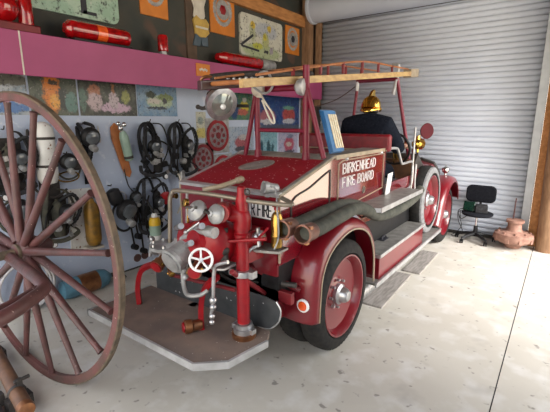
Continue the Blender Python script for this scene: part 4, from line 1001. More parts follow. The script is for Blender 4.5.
# suction caps with red elbow and the column
def dish(c, d, r):
    return lambda bm: lathe(bm, c, d, [(r * .55, -.06), (r * .6, -.03), (r * .98, -.02), (r, 0), (r * .92, .008), (r * .35, .03), (r * .32, .04), (r * .1, .043)], 30)
c1, c2 = at(196, 210, YP - .04), at(215, 214, YP - .08)
o = P('suction_cap', dish(c1, (.0, -.8, .5), .066), 'silver_paint'); obj('cap_handle', lambda bm: box(bm, c1 + V((0, -.8, .5)).normalized() * .04, (.07, .014, .014), rz(.5)), 'steel_dark', parent=o)
o = P('suction_cap', dish(c2, (-.10, -.95, .25), .058), 'silver_paint'); obj('cap_handle', lambda bm: box(bm, c2 + V((-.1, -.95, .25)).normalized() * .04, (.07, .014, .014), ry(.7) @ rz(.6)), 'steel_dark', parent=o)
cx, cyy = -1.50, 1.72
P('suction_elbow', lambda bm: (tube(bm, [c2 + V((.02, .02, 0)), at(224, 210, 1.68), at(232, 213, 1.70), V((cx, cyy, 1.24)), V((cx, cyy, 1.16))], .052, 20, 8), tube(bm, [c1 + V((.02, .05, -.03)), c1 + V((.04, .12, -.12))], .05, 16, 3)), 'pump_red')
col = P('hose_column', lambda bm: lathe(bm, (cx, cyy, ZB + .05), (0, 0, 1), [(.040, 0), (.040, .60), (.050, .61), (.050, .63), (.040, .64), (.040, .74), (.046, .745), (.046, .765), (.038, .77), (.036, .84), (.026, .87), (.026, .915), (.010, .925)], 28), 'pump_red')
obj('top_ring', lambda bm: tube(bm, [(cx + .045 + .02 * math.cos(a), cyy, 1.39 + .018 * math.sin(a)) for a in [2 * PI * k / 12 for k in range(12)]], .005, 6, 0, closed=True), 'steel_dark', parent=col)
obj('column_clamp', lambda bm: (lathe(bm, (cx, cyy, .86), (0, 0, 1), [(.046, 0), (.06, .003), (.06, .04), (.046, .043)], 28), box(bm, (cx - .07, cyy - .01, .88), (.035, .05, .045)), box(bm, (cx + .07, cyy + .01, .88), (.035, .05, .045))), 'silver', parent=col, bev=.003)
obj('base_coupling', lambda bm: lathe(bm, (cx, cyy, ZB), (0, 0, 1), [(.075, 0), (.078, .005), (.078, .03), (.066, .034)], 30), 'bronze', parent=col)
obj('silver_collar', lambda bm: (lathe(bm, (cx, cyy, ZB + .034), (0, 0, 1), [(.066, 0), (.066, .03), (.056, .035), (.056, .06), (.046, .065)], 30), box(bm, (cx - .07, cyy, ZB + .055), (.03, .04, .03)), box(bm, (cx + .07, cyy, ZB + .055), (.03, .04, .03))), 'silver', parent=col)
P('operating_lever', lambda bm: (cyl(bm, at(203, 243, 1.62), at(266, 239, 1.70), .011, .011, 10), cyl(bm, at(254, 243, 1.7), at(268, 228, 1.8), .008, .008, 8), cyl(bm, at(206, 238, 1.6), at(206, 246, 1.6), .009, .009, 8)), 'pump_red')
P('side_valve', lambda bm: (lathe(bm, at(252, 238, 1.80), at(266, 234, 1.80) - at(252, 238, 1.80), [(.02, 0), (.03, .01), (.03, .05), (.022, .06), (.022, .08), (.03, .085), (.02, .10)], 18), cyl(bm, at(258, 228, 1.8), at(259, 246, 1.8), .014, .014, 10), tube(bm, [at(258, 246, 1.8), at(250, 250, 1.75), at(243, 262, 1.78)], .010, 8, 4)), 'silver')
P('pressure_pipe', lambda bm: (tube(bm, [at(222, 222, 1.75), at(230, 225, 1.75), at(234, 236, 1.76), at(234, 252, 1.76)], .010, 8, 5), tube(bm, [at(247, 198, 1.8), at(249, 206, 1.8), at(250, 240, 1.8)], .013, 8, 5)), 'silver')
# hand rail across the back
hr = P('hand_rail', lambda bm: tube(bm, [at(170, 244, 1.60), at(170, 210, 1.60), at(170, 199, 1.60), at(172, 193, 1.62), at(178, 190.5, 1.63), at(215, 195, 1.66), at(250, 201, 1.74), at(291, 205, 1.86), (-1.36, 1.94, 1.33)], .014, 12, 5), 'rail_grey')
P('stanchion', lambda bm: (cyl(bm, at(187, 192, 1.64), at(187, 226, 1.64), .009, .009, 8), cyl(bm, at(222, 196, 1.7), at(222, 210, 1.7), .007, .007, 8)), 'silver_paint')
# siren on the hatch edge with its cable
sp = V((-1.47, 1.93, 1.385))
sr = P('siren', lambda bm: (lathe(bm, sp, (-.55, -1, .15), [(.02, -.08), (.030, -.07), (.033, -.02), (.040, 0), (.042, .025), (.036, .025), (.032, -.03), (.012, -.04)], 26), box(bm, sp + V((0, .02, -.035)), (.03, .05, .05))), 'silver_paint')
obj('siren_cable', lambda bm: tube(bm, [sp + V((.03, .0, .01)), sp + V((.09, -.03, 0)), V((-1.325, 1.84, 1.27)), V((-1.315, 1.84, 1.12)), V((-1.34, 1.83, 1.03))], .0055, 6, 6), 'silver_paint', parent=sr)
# chassis clutter under the rear
pieces('underbody_part', lambda bm: (tube(bm, [(-2.0, 1.96, .72), (-1.8, 1.97, .66), (-1.55, 1.98, .72), (-1.3, 2.02, .74)], .02, 8, 5), cyl(bm, (-1.8, 2.0, .62), (-1.8, 2.6, .48), .035, .035, 14), box(bm, (-1.95, 2.02, .75), (.1, .1, .14)), box(bm, (-1.62, 2.02, .76), (.16, .12, .16))), 'steel_dark', bev=.004, parent=fe)

# ---- running board, toolbox, tray
rb = P('running_board', lambda bm: bb(bm, -1.56, -1.21, 3.20, 5.46, .335, .36), 'alu', bev=.003)
obj('board_edge', lambda bm: bb(bm, -1.21, -1.195, 3.18, 5.46, .325, .368), 'alu_edge', parent=rb)
P('valance', lambda bm: bb(bm, -1.58, -1.56, 3.2, 5.5, .30, .66), 'black')
tb = P('toolbox', lambda bm: bb(bm, -1.54, -1.225, 3.30, 4.66, .36, .585), 'red', bev=.004)
obj('lid', lambda bm: bb(bm, -1.55, -1.215, 3.28, 4.68, .585, .60), 'alu', parent=tb)
obj('lid_edge', lambda bm: (bb(bm, -1.22, -1.208, 3.27, 4.69, .575, .608), bb(bm, -1.55, -1.208, 3.268, 3.28, .575, .608)), 'alu_edge', parent=tb)
obj('handle', lambda bm: (bb(bm, -1.42, -1.35, 3.72, 3.86, .60, .606), tube(bm, [(-1.38, 3.74, .606), (-1.38, 3.76, .63), (-1.38, 3.84, .63), (-1.38, 3.86, .606)], .007, 6, 4)), 'ink', parent=tb)
tr = P('side_tray', lambda bm: prism(bm, [(-1.378, 2.93), (-1.15, 3.06), (-1.15, 4.20), (-1.378, 4.20)], 2, 1.065, 1.085), 'alu')
obj('tray_edge', lambda bm: (prism(bm, [(-1.15, 3.06), (-1.14, 3.06), (-1.14, 4.21), (-1.15, 4.21)], 2, 1.05, 1.092), prism(bm, [(-1.378, 2.915), (-1.15, 3.05), (-1.15, 3.06), (-1.378, 2.93)], 2, 1.055, 1.09)), 'alu_edge', parent=tr)
pieces('tray_bracket', lambda bm: (tube(bm, [(-1.17, 4.1, 1.06), (-1.40, 4.1, .92)], .012, 6, 0), tube(bm, [(-1.17, 4.16, 1.06), (-1.40, 4.16, .98)], .008, 6, 0), tube(bm, [(-1.17, 3.2, 1.06), (-1.38, 3.2, .95)], .010, 6, 0)), 'steel_dark', parent=fe)
P('exhaust_silencer', lambda bm: lathe(bm, (-1.42, 3.18, .17), (0, 1, 0), [(.02, -.10), (.025, -.02), (.075, 0), (.075, .45), (.025, .48), (.025, .9)], 22), 'silver')
P('silencer_bracket', lambda bm: bb(bm, -1.50, -1.46, 3.3, 3.36, .2, .5), 'steel_dark')
P('battery_box', lambda bm: bb(bm, -1.60, -1.42, 3.8, 4.9, .62, .86), 'black', bev=.006)

# ---- front: seat, scuttle, bonnet
P('seat_cushion', lambda bm: bb(bm, XL + .04, XR - .02, 3.82, 4.34, 1.02, 1.16), 'seat_blue', bev=.03)
sb = P('seat_back', lambda bm: bb(bm, -2.36, -1.33, 3.66, 3.74, 1.50, 1.665), 'leather', bev=.025)
obj('seat_back_trim', lambda bm: tube(bm, [(-2.34, 3.655, 1.515), (-1.35, 3.655, 1.515)], .008, 6, 0), 'trim_tan', parent=sb)
P('seat_box', lambda bm: bb(bm, XL + .03, XR - .01, 3.76, 4.36, .88, 1.02), 'red', bev=.005)
P('arm_rail', lambda bm: tube(bm, [(-1.36, 3.74, 1.53), (-1.36, 3.95, 1.52), (-1.36, 4.02, 1.48), (-1.36, 4.13, 1.36), (-1.36, 4.20, 1.345), (-1.36, 4.46, 1.345), (-1.36, 4.52, 1.31), (-1.36, 4.54, 1.14), (-1.36, 4.46, 1.05), (-1.36, 4.10, 1.045)], .013, 10, 4), 'alu_edge')
P('grab_rail', lambda bm: tube(bm, [(-1.35, 4.62, 1.30), (-1.35, 4.62, 1.05), (-1.33, 4.70, .95), (-1.33, 4.9, 1.12)], .011, 10, 4), 'alu_edge')
P('side_rail_front', lambda bm: (tube(bm, [(-1.36, 4.52, 1.72), (-1.36, 4.52, 1.0)], .011, 8, 0)), 'silver')
P('scuttle', lambda bm: prism(bm, [(4.78, .88), (4.78, 1.32), (4.88, 1.40), (5.12, 1.24), (5.12, .88)], 0, XL + .05, XR - .03), 'steel_dark')
P('dashboard', lambda bm: bb(bm, XL + .06, XR - .04, 4.74, 4.78, 1.02, 1.34), 'pole_wood', bev=.008)
P('side_apron', lambda bm: prism(bm, [(4.55, .88), (4.55, 1.0), (4.75, 1.22), (5.1, 1.20), (5.1, .88)], 0, XR - .03, XR - .015), 'red')
P('bonnet', lambda bm: prism(bm, [(-2.05, .62), (-2.08, 1.0), (-2.0, 1.14), (-1.79, 1.19), (-1.58, 1.14), (-1.50, 1.0), (-1.53, .62)], 1, 5.12, 6.30), 'red', bev=.01)
rd = P('radiator', lambda bm: prism(bm, [(-2.06, .60), (-2.09, 1.02), (-2.0, 1.17), (-1.79, 1.23), (-1.58, 1.17), (-1.49, 1.02), (-1.52, .60)], 1, 6.30, 6.38), 'steel_dark', bev=.01)
obj('radiator_core', lambda bm: bb(bm, -2.02, -1.56, 6.38, 6.385, .66, 1.05), 'ink', parent=rd)
def f(bm): tube(bm, [V((-1.62, 4.60, 1.47)) + V((.19 * math.cos(a), -.05 * math.sin(a), .185 * math.sin(a))) for a in [2 * PI * k / 20 for k in range(20)]], .014, 10, 0, closed=True)
sw = P('steering_wheel', f, 'black')
obj('wheel_spokes', lambda bm: [tube(bm, [(-1.62, 4.60, 1.47), V((-1.62, 4.60, 1.47)) + V((.19 * math.cos(a), -.05 * math.sin(a), .185 * math.sin(a)))], .008, 6, 0) for a in (.5, 2.6, 4.7)], 'brass', parent=sw)
obj('steering_column', lambda bm: cyl(bm, (-1.62, 4.60, 1.47), (-1.62, 4.95, 1.15), .016, .016), 'brass', parent=sw)
mr = P('mirror', lambda bm: rounded(bm, 0, 0, 0, 0, 0, 0, 0) if False else lathe(bm, at(427, 131, 5.15), (.65, -.75, 0), [(.080, -.02), (.097, -.008), (.1, 0), (.094, .008)], 28, u=(0, 0, 1), mod=lambda k, i, r: r * (1 - .12 * abs(math.sin(2 * PI * i / 28)))), 'mirror', label='round maroon-backed mirror')
obj('mirror_stem', lambda bm: tube(bm, [at(424, 139, 5.16), at(421, 144, 5.1), at(412, 150, 5.0), (-1.45, 4.95, 1.36)], .009, 8, 4), 'rail_red', parent=mr)
lc = at(418, 144, 5.0)
lp = P('side_lamp', lambda bm: (lathe(bm, lc, (.1, 1, 0), [(.02, -.09), (.05, -.07), (.062, -.03), (.066, .02), (.07, .04), (.07, .06)], 24), cyl(bm, lc, lc + V((0, 0, -.10)), .014, .014, 10), cyl(bm, lc + V((0, -.01, .05)), lc + V((0, -.01, .10)), .03, .02, 14)), 'gold', label='brass side lamp')
obj('lamp_glass', lambda bm: lathe(bm, lc + V((.004, .06, 0)), (.1, 1, 0), [(.064, 0), (.05, .012), (.01, .018)], 24), 'glass_lens', parent=lp)
P('lamp_bracket', lambda bm: tube(bm, [lc + V((0, 0, -.09)), lc + V((0, 0, -.14)), (-1.45, 4.95, 1.30)], .013, 8, 3), 'steel_dark')
fl = at(445, 177, 6.2)
for xx in (fl.x, -2 * 1.79 - fl.x):
    h_ = P('front_lamp', lambda bm, xx=xx: (ball(bm, (xx, 6.2, 1.075), .055, 20), cyl(bm, (xx, 6.2, .985), (xx, 6.2, 1.03), .022, .016, 12), ball(bm, (xx, 6.2, 1.132), .012, 8)), 'chrome')
    obj('lamp_glass', lambda bm, xx=xx: lathe(bm, (xx, 6.24, 1.075), (0, 1, 0), [(.045, 0), (.035, .015), (.01, .02)], 20), 'glass_lens', parent=h_)

# ---- racks
def post(name, a, b, r, m='rail_red'): return P(name, lambda bm: cyl(bm, a, b, r, r, 14), m)
YR = 2.56
post('rack_post', (-1.575, YR, 1.50), (-1.585, YR, 2.19), .026)
post('rack_post', (-2.04, YR, 1.50), (-2.045, YR, 2.05), .022)
post('rack_brace', (-2.18, YR, 1.50), (-2.055, YR, 2.02), .019)
post('rack_brace', (-1.42, YR, 1.52), (-1.575, YR, 2.03), .019)
post('rack_crossbar', (-2.05, YR, 2.035), (-1.58, YR, 2.035), .022)
post('rack_crossbar', (-2.04, YR, 1.72), (-1.58, YR, 1.72), .016)
pieces('post_foot', lambda bm: [cyl(bm, (x, YR, 1.50), (x, YR, 1.56), .034, .028, 14) for x in (-1.575, -2.04)], 'rail_red', parent=fe)
YF = 4.80
post('rack_post', (-2.33, YF, .95), (-2.20, YF, 2.28), .019)
post('rack_post', (-1.475, YF, 1.25), (-1.70, YF, 2.28), .022)
post('rack_crossbar', (-2.22, YF, 2.275), (-1.69, YF, 2.275), .022)
pieces('rack_bracket', lambda bm: (cyl(bm, (-1.735, YF, 2.10), (-1.70, YF, 2.27), .026, .026, 14), cyl(bm, (-1.70, YF, 2.26), (-1.69, YF, 2.44), .016, .016, 12), cyl(bm, (-2.215, YF, 2.16), (-2.205, YF, 2.27), .024, .024, 14), cyl(bm, (-1.69, YF, 2.44), (-1.77, YF, 2.45), .014, .014, 10)), 'alu_edge', parent=fe)
P('ladder_roller', lambda bm: (lathe(bm, (-1.60, YR - .04, 2.035), (-1, -.25, 0), [(.02, -.03), (.06, -.02), (.062, .0), (.05, .03), (.02, .05)], 24)), 'silver_paint')
P('ladder_roller', lambda bm: (lathe(bm, (-2.0, YR - .04, 2.035), (1, -.25, 0), [(.02, -.03), (.055, -.02), (.057, .0), (.045, .03), (.02, .05)], 24), box(bm, (-1.96, YR - .07, 2.05), (.05, .012, .16), ry(.1))), 'cream')
P('lamp_cord', lambda bm: tube(bm, [(-1.95, YR - .08, 2.0), (-1.90, YR - .08, 1.93), (-1.84, YR - .07, 1.85), (-1.82, YR - .07, 1.78), (-1.86, YR - .07, 1.80), (-1.94, YR - .07, 1.95)], .008, 8, 5), 'cream')
# search light on the rear left rack
sc_ = at(220, 103, 2.30); sd = V((.86, -.28, -.36)).normalized()
sl_ = P('search_light', lambda bm: lathe(bm, sc_ - sd * .10, sd, [(.02, -.06), (.035, -.05), (.045, -.01), (.085, .02), (.115, .07), (.125, .12), (.130, .125), (.130, .14), (.118, .142)], 32), 'silver', label='large silver search lamp')
obj('lamp_glass', lambda bm: lathe(bm, sc_ - sd * .10, sd, [(.118, .132), (.09, .142), (.05, .150), (.01, .154)], 32), 'glass_lens', parent=sl_)
obj('bulb', lambda bm: ball(bm, sc_ + sd * .052 + V((0, 0, -.01)), .022, 14), 'pure_white', parent=sl_)
obj('lamp_arm', lambda bm: (tube(bm, [sc_ - sd * .12, at(205, 108, 2.32), at(198, 107, 2.32)], .016, 8, 3), ball(bm, at(198, 107, 2.32), .02), cyl(bm, at(210, 95, 2.32), at(214, 92, 2.3), .03, .03, 12), tube(bm, [sc_ - sd * .13, sc_ - sd * .2 + V((.05, .06, -.08)), at(249, 106, YR)], .013, 8, 4)), 'steel_dark', parent=sl_)

# ================================================================== LADDER AND OTHER LOADS ON THE RACK
def zline(y): return 2.062 + (y - 2.56) * (2.300 - 2.062) / (4.80 - 2.56)
LD0, LD1 = 1.92, 5.15
ld = thing('wooden_ladder', 'trussed wooden ladder lying along the rack on top of the engine', 'ladder', (-1.85, 3.5, 2.3))
def beam(bm, x, w, y0, y1, h, dz=0, n=10):
    prev = None
    for i in range(n + 1):
        y = y0 + (y1 - y0) * i / n; z = zline(y) + dz
        r = [bm.verts.new((x - w / 2, y, z)), bm.verts.new((x + w / 2, y, z)), bm.verts.new((x + w / 2, y, z + h)), bm.verts.new((x - w / 2, y, z + h))]
        if prev: ring_bridge(bm, prev, r)
        else: bm.faces.new(list(reversed(r)))
        prev = r
    bm.faces.new(prev)
for x in (-1.66, -2.03):
    obj('ladder_rail', lambda bm, x=x: beam(bm, x, .035, LD0 if x > -2 else 2.36, LD1, .055), 'ladder', parent=ld, bev=.004)
    if x < -2: obj('rail_end', lambda bm, x=x: beam(bm, x, .045, LD0, 2.36, .065), 'rail_dark', parent=ld, bev=.006, label='dark maroon end of the far rail')
    def truss(bm, x=x):
        tube(bm, [(x, LD0 + .15, zline(LD0 + .15) + .075), (x, 2.8, zline(2.8) + .12), (x, 3.7, zline(3.7) + .165), (x, 4.5, zline(4.5) + .12), (x, LD1 - .1, zline(LD1) + .072)], .009, 8, 6)
    obj('truss_rod', truss, 'rung', parent=ld)
    pieces('truss_strut', lambda bm, x=x: [bb(bm, x - .01, x + .01, y - .012, y + .012, zline(y) + .06, zline(y) + hh) for y, hh in ((2.5, .11), (2.9, .13), (3.3, .155), (3.7, .165), (4.1, .155), (4.5, .125))], 'dull_red', parent=ld)
for k in range(13):
    y = 2.02 + k * .25
    obj('rung', lambda bm, y=y: cyl(bm, (-2.03, y, zline(y) + .038), (-1.66, y, zline(y) + .038), .016, .016, 10), 'rung', parent=ld)
obj('end_block', lambda bm: (box(bm, (-1.69, 5.26, zline(5.2) + .04), (.10, .28, .10), rx(.1)), box(bm, (-1.69, 5.43, zline(5.43) + .04), (.08, .04, .08), rx(.1))), 'trim_tan', parent=ld)
hk = thing('pike_pole', 'dark maroon pole with iron hook lying on the rack at the ladder tip', 'pole', (-1.95, 2.2, 2.15))
obj('pole', lambda bm: tube(bm, [at(212, 77, 2.2), at(240, 74.5, 2.35), at(262, 74, 2.5), (-1.93, 3.2, 2.235)], .032, 12, 3), 'rail_black', parent=hk) if 'rail_black' in M else obj('pole', lambda bm: tube(bm, [at(210, 78, 2.2), at(236, 75, 2.35), (-1.94, 2.6, 2.155), (-1.93, 3.2, 2.205)], .028, 12, 3), 'steel_dark', parent=hk)
obj('hook', lambda bm: (tube(bm, [at(212, 77, 2.2), at(205, 77, 2.15), at(201, 80, 2.13), at(203, 84, 2.13), at(215, 84, 2.15), at(235, 82, 2.2)], .012, 8, 5)), 'bronze', parent=hk)
obj('chain', lambda bm: [ball(bm, at(228 + 3 * k, 79 + (k % 2) * 1.6 - .8 * (k > 5), 2.22 + .01 * k), .014, 8) for k in range(9)], 'silver', parent=hk)
obj('lashing', lambda bm: tube(bm, [(-2.0, 2.45, 2.06), (-1.98, 2.47, 2.13), (-1.9, 2.5, 2.16), (-1.86, 2.52, 2.06), (-1.92, 2.5, 2.0)], .010, 6, 5, closed=True), 'silver_paint', parent=hk)
o = obj('stay_rope', lambda bm: tube(bm, [(-2.21, 4.80, 2.23), (-2.6, 4.9, 2.05), (-3.2, 5.1, 1.98), (-3.72, 5.9, 2.19)], .006, 6, 6), 'oldwood', loc=(-2.21, 4.8, 2.23))
tag(o, 'thin cord slung from the front rack towards the pink shelf end', 'cord')

# suction hoses
for lab, pts, m in (('black ribbed suction hose with bronze end, left one of the pair on the rear fender', [(-1.305, 1.90, 1.155), (-1.315, 2.1, 1.145), (-1.325, 2.4, 1.155), (-1.325, 2.7, 1.155), (-1.32, 2.95, 1.11), (-1.33, 3.3, 1.0), (-1.34, 3.8, .94), (-1.34, 4.3, .96)], 'hose'),
                    ('black ribbed suction hose with bronze end, right one of the pair, nearer the wheel', [(-1.195, 1.96, 1.13), (-1.205, 2.15, 1.12), (-1.215, 2.45, 1.135), (-1.225, 2.7, 1.14), (-1.225, 2.9, 1.10), (-1.22, 3.2, .99), (-1.22, 3.7, .955), (-1.22, 4.2, .99), (-1.25, 4.5, 1.03)], 'hose')):
    a = V(pts[0]); t = thing('suction_hose', lab, 'hose', a, 'suction hoses along the side')
    obj('hose_body', lambda bm, pts=pts: tube(bm, pts, .050, 18, 14, rib=.06), m, parent=t)
    d = (V(pts[0]) - V(pts[1])).normalized()
    obj('coupling', lambda bm, a=a, d=d: lathe(bm, a - d * .02, d, [(.052, -.06), (.056, -.05), (.056, .02), (.060, .03), (.060, .07), (.050, .072), (.044, .02), (.042, -.14), (.01, -.145)], 28), 'dull_bronze', parent=t)
    pieces('coupling_lug', lambda bm, a=a, d=d: [box(bm, a + d * .02 + V((.058 * math.cos(k), 0, .058 * math.sin(k))), (.02, .03, .02)) for k in (.8, 2.9, 5)], 'bronze', parent=t)
# card on the tray
o = obj('label_card', lambda bm: box(bm, (-1.335, 3.72, 1.192), (.004, .125, .215), ry(.12) @ rx(.06)), 'paper', loc=(-1.335, 3.72, 1.086)); tag(o, 'white paper card standing on the grey side tray against the red body', 'card')
# blue board
t = thing('blue_folder', 'blue board with printed cream pages leaning behind the right rear rack brace', 'folder', (-1.48, 2.78, 1.536))
rot = ry(-.38)
obj('cover', lambda bm: box(bm, (-1.495, 2.80, 1.71), (.012, .20, .345), ry(-.30)), 'blue_book', parent=t)
obj('pages', lambda bm: box(bm, (-1.478, 2.80, 1.712), (.022, .185, .325), ry(-.30)), 'blue_book', parent=t)
pieces('printed_strip', lambda bm: [box(bm, (-1.463, 2.77 + .035 * k, 1.715), (.006, .022, .27), ry(-.30)) for k in range(4)], 'pages', parent=t)

# ================================================================== DRIVER
def skin_mesh(name, verts, edges, radii, m, parent, sub=2, root=0):
    off = wloc(parent)
    me = bpy.data.meshes.new(name); me.from_pydata([V(v) - off for v in verts], edges, []); me.update()
    o = bpy.data.objects.new(name, me); C.objects.link(o); o.parent = parent
    md = o.modifiers.new('skin', 'SKIN'); md.use_smooth_shade = True
    lay = me.skin_vertices[0].data
    for i, r in enumerate(radii): lay[i].radius = r if isinstance(r, tuple) else (r, r); lay[i].use_root = (i == root)
    ms = o.modifiers.new('sub', 'SUBSURF'); ms.levels = sub; ms.render_levels = sub
    me.materials.append(M[m])
    dg = bpy.context.evaluated_depsgraph_get(); dg.update()
    new = bpy.data.meshes.new_from_object(o.evaluated_get(dg))
    o.modifiers.clear(); o.data = new
    for p in new.polygons: p.use_smooth = True
    if not new.materials: new.materials.append(M[m])
    return o
dx, dy = -1.78, 4.12
dr = thing('person', 'person in dark blue coat and tall brass helmet, seated at the steering wheel', 'person', (dx, dy, 1.16))
bv = [(dx, dy, 1.22), (dx, dy + .0, 1.42), (dx, dy + .03, 1.62), (dx, dy + .06, 1.74), (dx, dy + .09, 1.83), (dx + .005, dy + .12, 1.90), (dx + .005, dy + .125, 1.97),
      (dx - .20, dy + .06, 1.70), (dx - .27, dy + .16, 1.50), (dx - .10, dy + .42, 1.46), (dx - .04, dy + .475, 1.48),
      (dx + .20, dy + .06, 1.70), (dx + .29, dy + .18, 1.50), (dx + .26, dy + .42, 1.49), (dx + .27, dy + .475, 1.50),
      (dx - .10, dy + .04, 1.22), (dx - .12, dy + .44, 1.24), (dx - .12, dy + .56, .98), (dx - .12, dy + .60, .93), (dx - .12, dy + .72, .92),
      (dx + .10, dy + .04, 1.22), (dx + .12, dy + .44, 1.24), (dx + .12, dy + .56, .98), (dx + .12, dy + .60, .93), (dx + .12, dy + .72, .92)]
be = [(0, 1), (1, 2), (2, 3), (3, 4), (4, 5), (5, 6), (3, 7), (7, 8), (8, 9), (9, 10), (3, 11), (11, 12), (12, 13), (13, 14), (0, 15), (15, 16), (16, 17), (17, 18), (18, 19), (0, 20), (20, 21), (21, 22), (22, 23), (23, 24)]
br = [(.15, .12), (.15, .11), (.17, .11), (.11, .09), .055, (.075, .085), (.07, .08), .07, .05, .035, .025, .07, .05, .035, .025, .085, .065, .05, .04, .035, .085, .065, .05, .04, .035]
skin_mesh('body', bv, be, br, 'skin', dr)
cv = [(dx, dy, 1.22), (dx, dy, 1.42), (dx, dy + .03, 1.60), (dx, dy + .06, 1.74), (dx, dy + .085, 1.87),
      (dx - .21, dy + .06, 1.74), (dx - .31, dy + .15, 1.50), (dx - .13, dy + .39, 1.46),
      (dx + .21, dy + .06, 1.74), (dx + .32, dy + .16, 1.50), (dx + .26, dy + .38, 1.49)]
ce = [(0, 1), (1, 2), (2, 3), (3, 4), (3, 5), (5, 6), (6, 7), (3, 8), (8, 9), (9, 10)]
skin_mesh('coat', cv, ce, [(.23, .16), (.225, .16), (.24, .16), (.19, .14), (.095, .10), .115, .085, .06, .115, .085, .06], 'navy', dr)
skin_mesh('trousers', [bv[0]] + bv[15:18] + bv[20:23], [(0, 1), (1, 2), (2, 3), (0, 4), (4, 5), (5, 6)], [(.13, .12), .10, .08, .07, .10, .08, .07], 'navy', dr)
skin_mesh('boot', [bv[17], bv[18], bv[19]], [(0, 1), (1, 2)], [.062, .055, .045], 'black', dr)
skin_mesh('boot', [bv[22], bv[23], bv[24]], [(0, 1), (1, 2)], [.062, .055, .045], 'black', dr)
def hand(base, d, side):
    def f(bm):
        base_ = V(base); dd = V(d).normalized(); up = V((0, 0, 1)); sd = dd.cross(up).normalized()
        ball(bm, base_ + dd * .03, .042, 14, (.9, 1, .5))
        for k in range(4):
            r = base_ + dd * .05 + sd * (.028 - .018 * k); L = (.055, .065, .06, .045)[k]
            tube(bm, [r, r + dd * L * .5 + up * .012, r + dd * L * .8 - up * .012, r + dd * L * .55 - up * .035], .0085, 8, 3)
        tube(bm, [base_ + sd * .03 * side, base_ + sd * .05 * side + dd * .03, base_ + sd * .04 * side + dd * .05 - up * .02], .010, 8, 3)
    return f
obj('hand', hand(bv[10], (.3, 1, .1), 1), 'skin', parent=dr); obj('hand', hand(bv[14], (.1, 1, .1), -1), 'skin', parent=dr)
hc2 = V((dx + .005, dy + .125, 1.925))
fc = obj('face', lambda bm: (ball(bm, hc2 + V((0, .075, -.01)), .015, 10, (1, 1.4, 1.4)), ball(bm, hc2 + V((-.03, .068, .015)), .011, 10), ball(bm, hc2 + V((.03, .068, .015)), .011, 10), box(bm, hc2 + V((0, .078, -.045)), (.04, .008, .008)),
     ball(bm, hc2 + V((-.082, 0, -.01)), .02, 10, (.4, .8, 1.3)), ball(bm, hc2 + V((.082, 0, -.01)), .02, 10, (.4, .8, 1.3))), 'skin', parent=dr)
obj('hair', lambda bm: lathe(bm, hc2 + V((0, -.012, -.06)), (0, 0, 1), [(.062, 0), (.085, .02), (.090, .05), (.085, .08)], 20), 'black', parent=dr)
def helm(bm):
    lathe(bm, hc2 + V((0, -.01, .0)), (0, .10, 1), [(.098, .0), (.112, .004), (.106, .03), (.10, .06), (.083, .10), (.05, .128), (.015, .138)], 28)
hm = obj('helmet', helm, 'gold', parent=dr, label='polished brass helmet with tall comb')
def brim(bm):
    prev = None
    for k in range(33):
        a = 2 * PI * k / 32; e = (abs(math.sin(a)) ** 2) * .055
        i = hc2 + V((math.cos(a) * .100, -.01 + math.sin(a) * .105, .012)); o_ = hc2 + V((math.cos(a) * .118, -.01 + math.sin(a) * (.112 + e), -.012 - e * .5))
        r = (bm.verts.new(i), bm.verts.new(o_))
        if prev: bm.faces.new((prev[0], prev[1], r[1], r[0]))
        prev = r
obj('brim', brim, 'gold', parent=hm, solid=.004)
def comb(bm):
    pts = [(-.10, .02), (-.085, .08), (-.045, .14), (.0, .185), (.05, .205), (.085, .19), (.075, .165), (.09, .14), (.095, .09), (.095, .03), (.05, .09), (0, .11), (-.05, .09)]
    prism(bm, [(hc2.y - .01 + a, hc2.z + b) for a, b in pts], 0, hc2.x - .014, hc2.x + .014)
obj('comb', comb, 'gold', parent=hm, bev=.006)

# ================================================================== CHAIR AND IRON DRUM BY THE DOOR
CXh, CYh = -.92, 6.42
ch = thing('office_chair', 'small black wheeled office chair in front of the roller door', 'chair', (CXh, CYh, 0))
fwd = V((-.25, -1, 0)).normalized()
def f(bm):
    lathe(bm, (CXh, CYh, .40), (0, 0, 1), [(.10, 0), (.20, .005), (.215, .02), (.215, .04), (.18, .055), (.05, .06)], 32)
obj('seat', f, 'black_cloth', parent=ch)
def f(bm):
    pts = []
    for cx_, cz_, a0 in ((.13, .055, 0), (-.13, .055, 90), (-.13, -.055, 180), (.13, -.055, 270)):
        for k in range(6):
            a = math.radians(a0 + 18 * k); pts.append((CXh + cx_ + .075 * math.cos(a), .705 + cz_ + .075 * math.sin(a)))
    prism(bm, pts, 1, CYh + .13, CYh + .18)
obj('backrest', f, 'black_cloth', parent=ch, bev=.018)
obj('back_support', lambda bm: (tube(bm, [(CXh, CYh + .0, .39), (CXh, CYh + .16, .40), (CXh, CYh + .21, .48), (CXh, CYh + .195, .70)], .018, 8, 5, flat=.6)), 'black', parent=ch)
ce_ = obj('column', lambda bm: (cyl(bm, (CXh, CYh, .10), (CXh, CYh, .24), .032, .028, 16)), 'black', parent=ch)
obj('gas_lift', lambda bm: cyl(bm, (CXh, CYh, .24), (CXh, CYh, .40), .016, .016, 14), 'chrome', parent=ch)
bs = obj('base', lambda bm: [(tube(bm, [(CXh, CYh, .12), (CXh + .27 * math.cos(a), CYh + .27 * math.sin(a), .085)], lambda t: .028 - .012 * t, 8, 0)) for a in [.4 + 2 * PI * k / 5 for k in range(5)]], 'black', parent=ch)
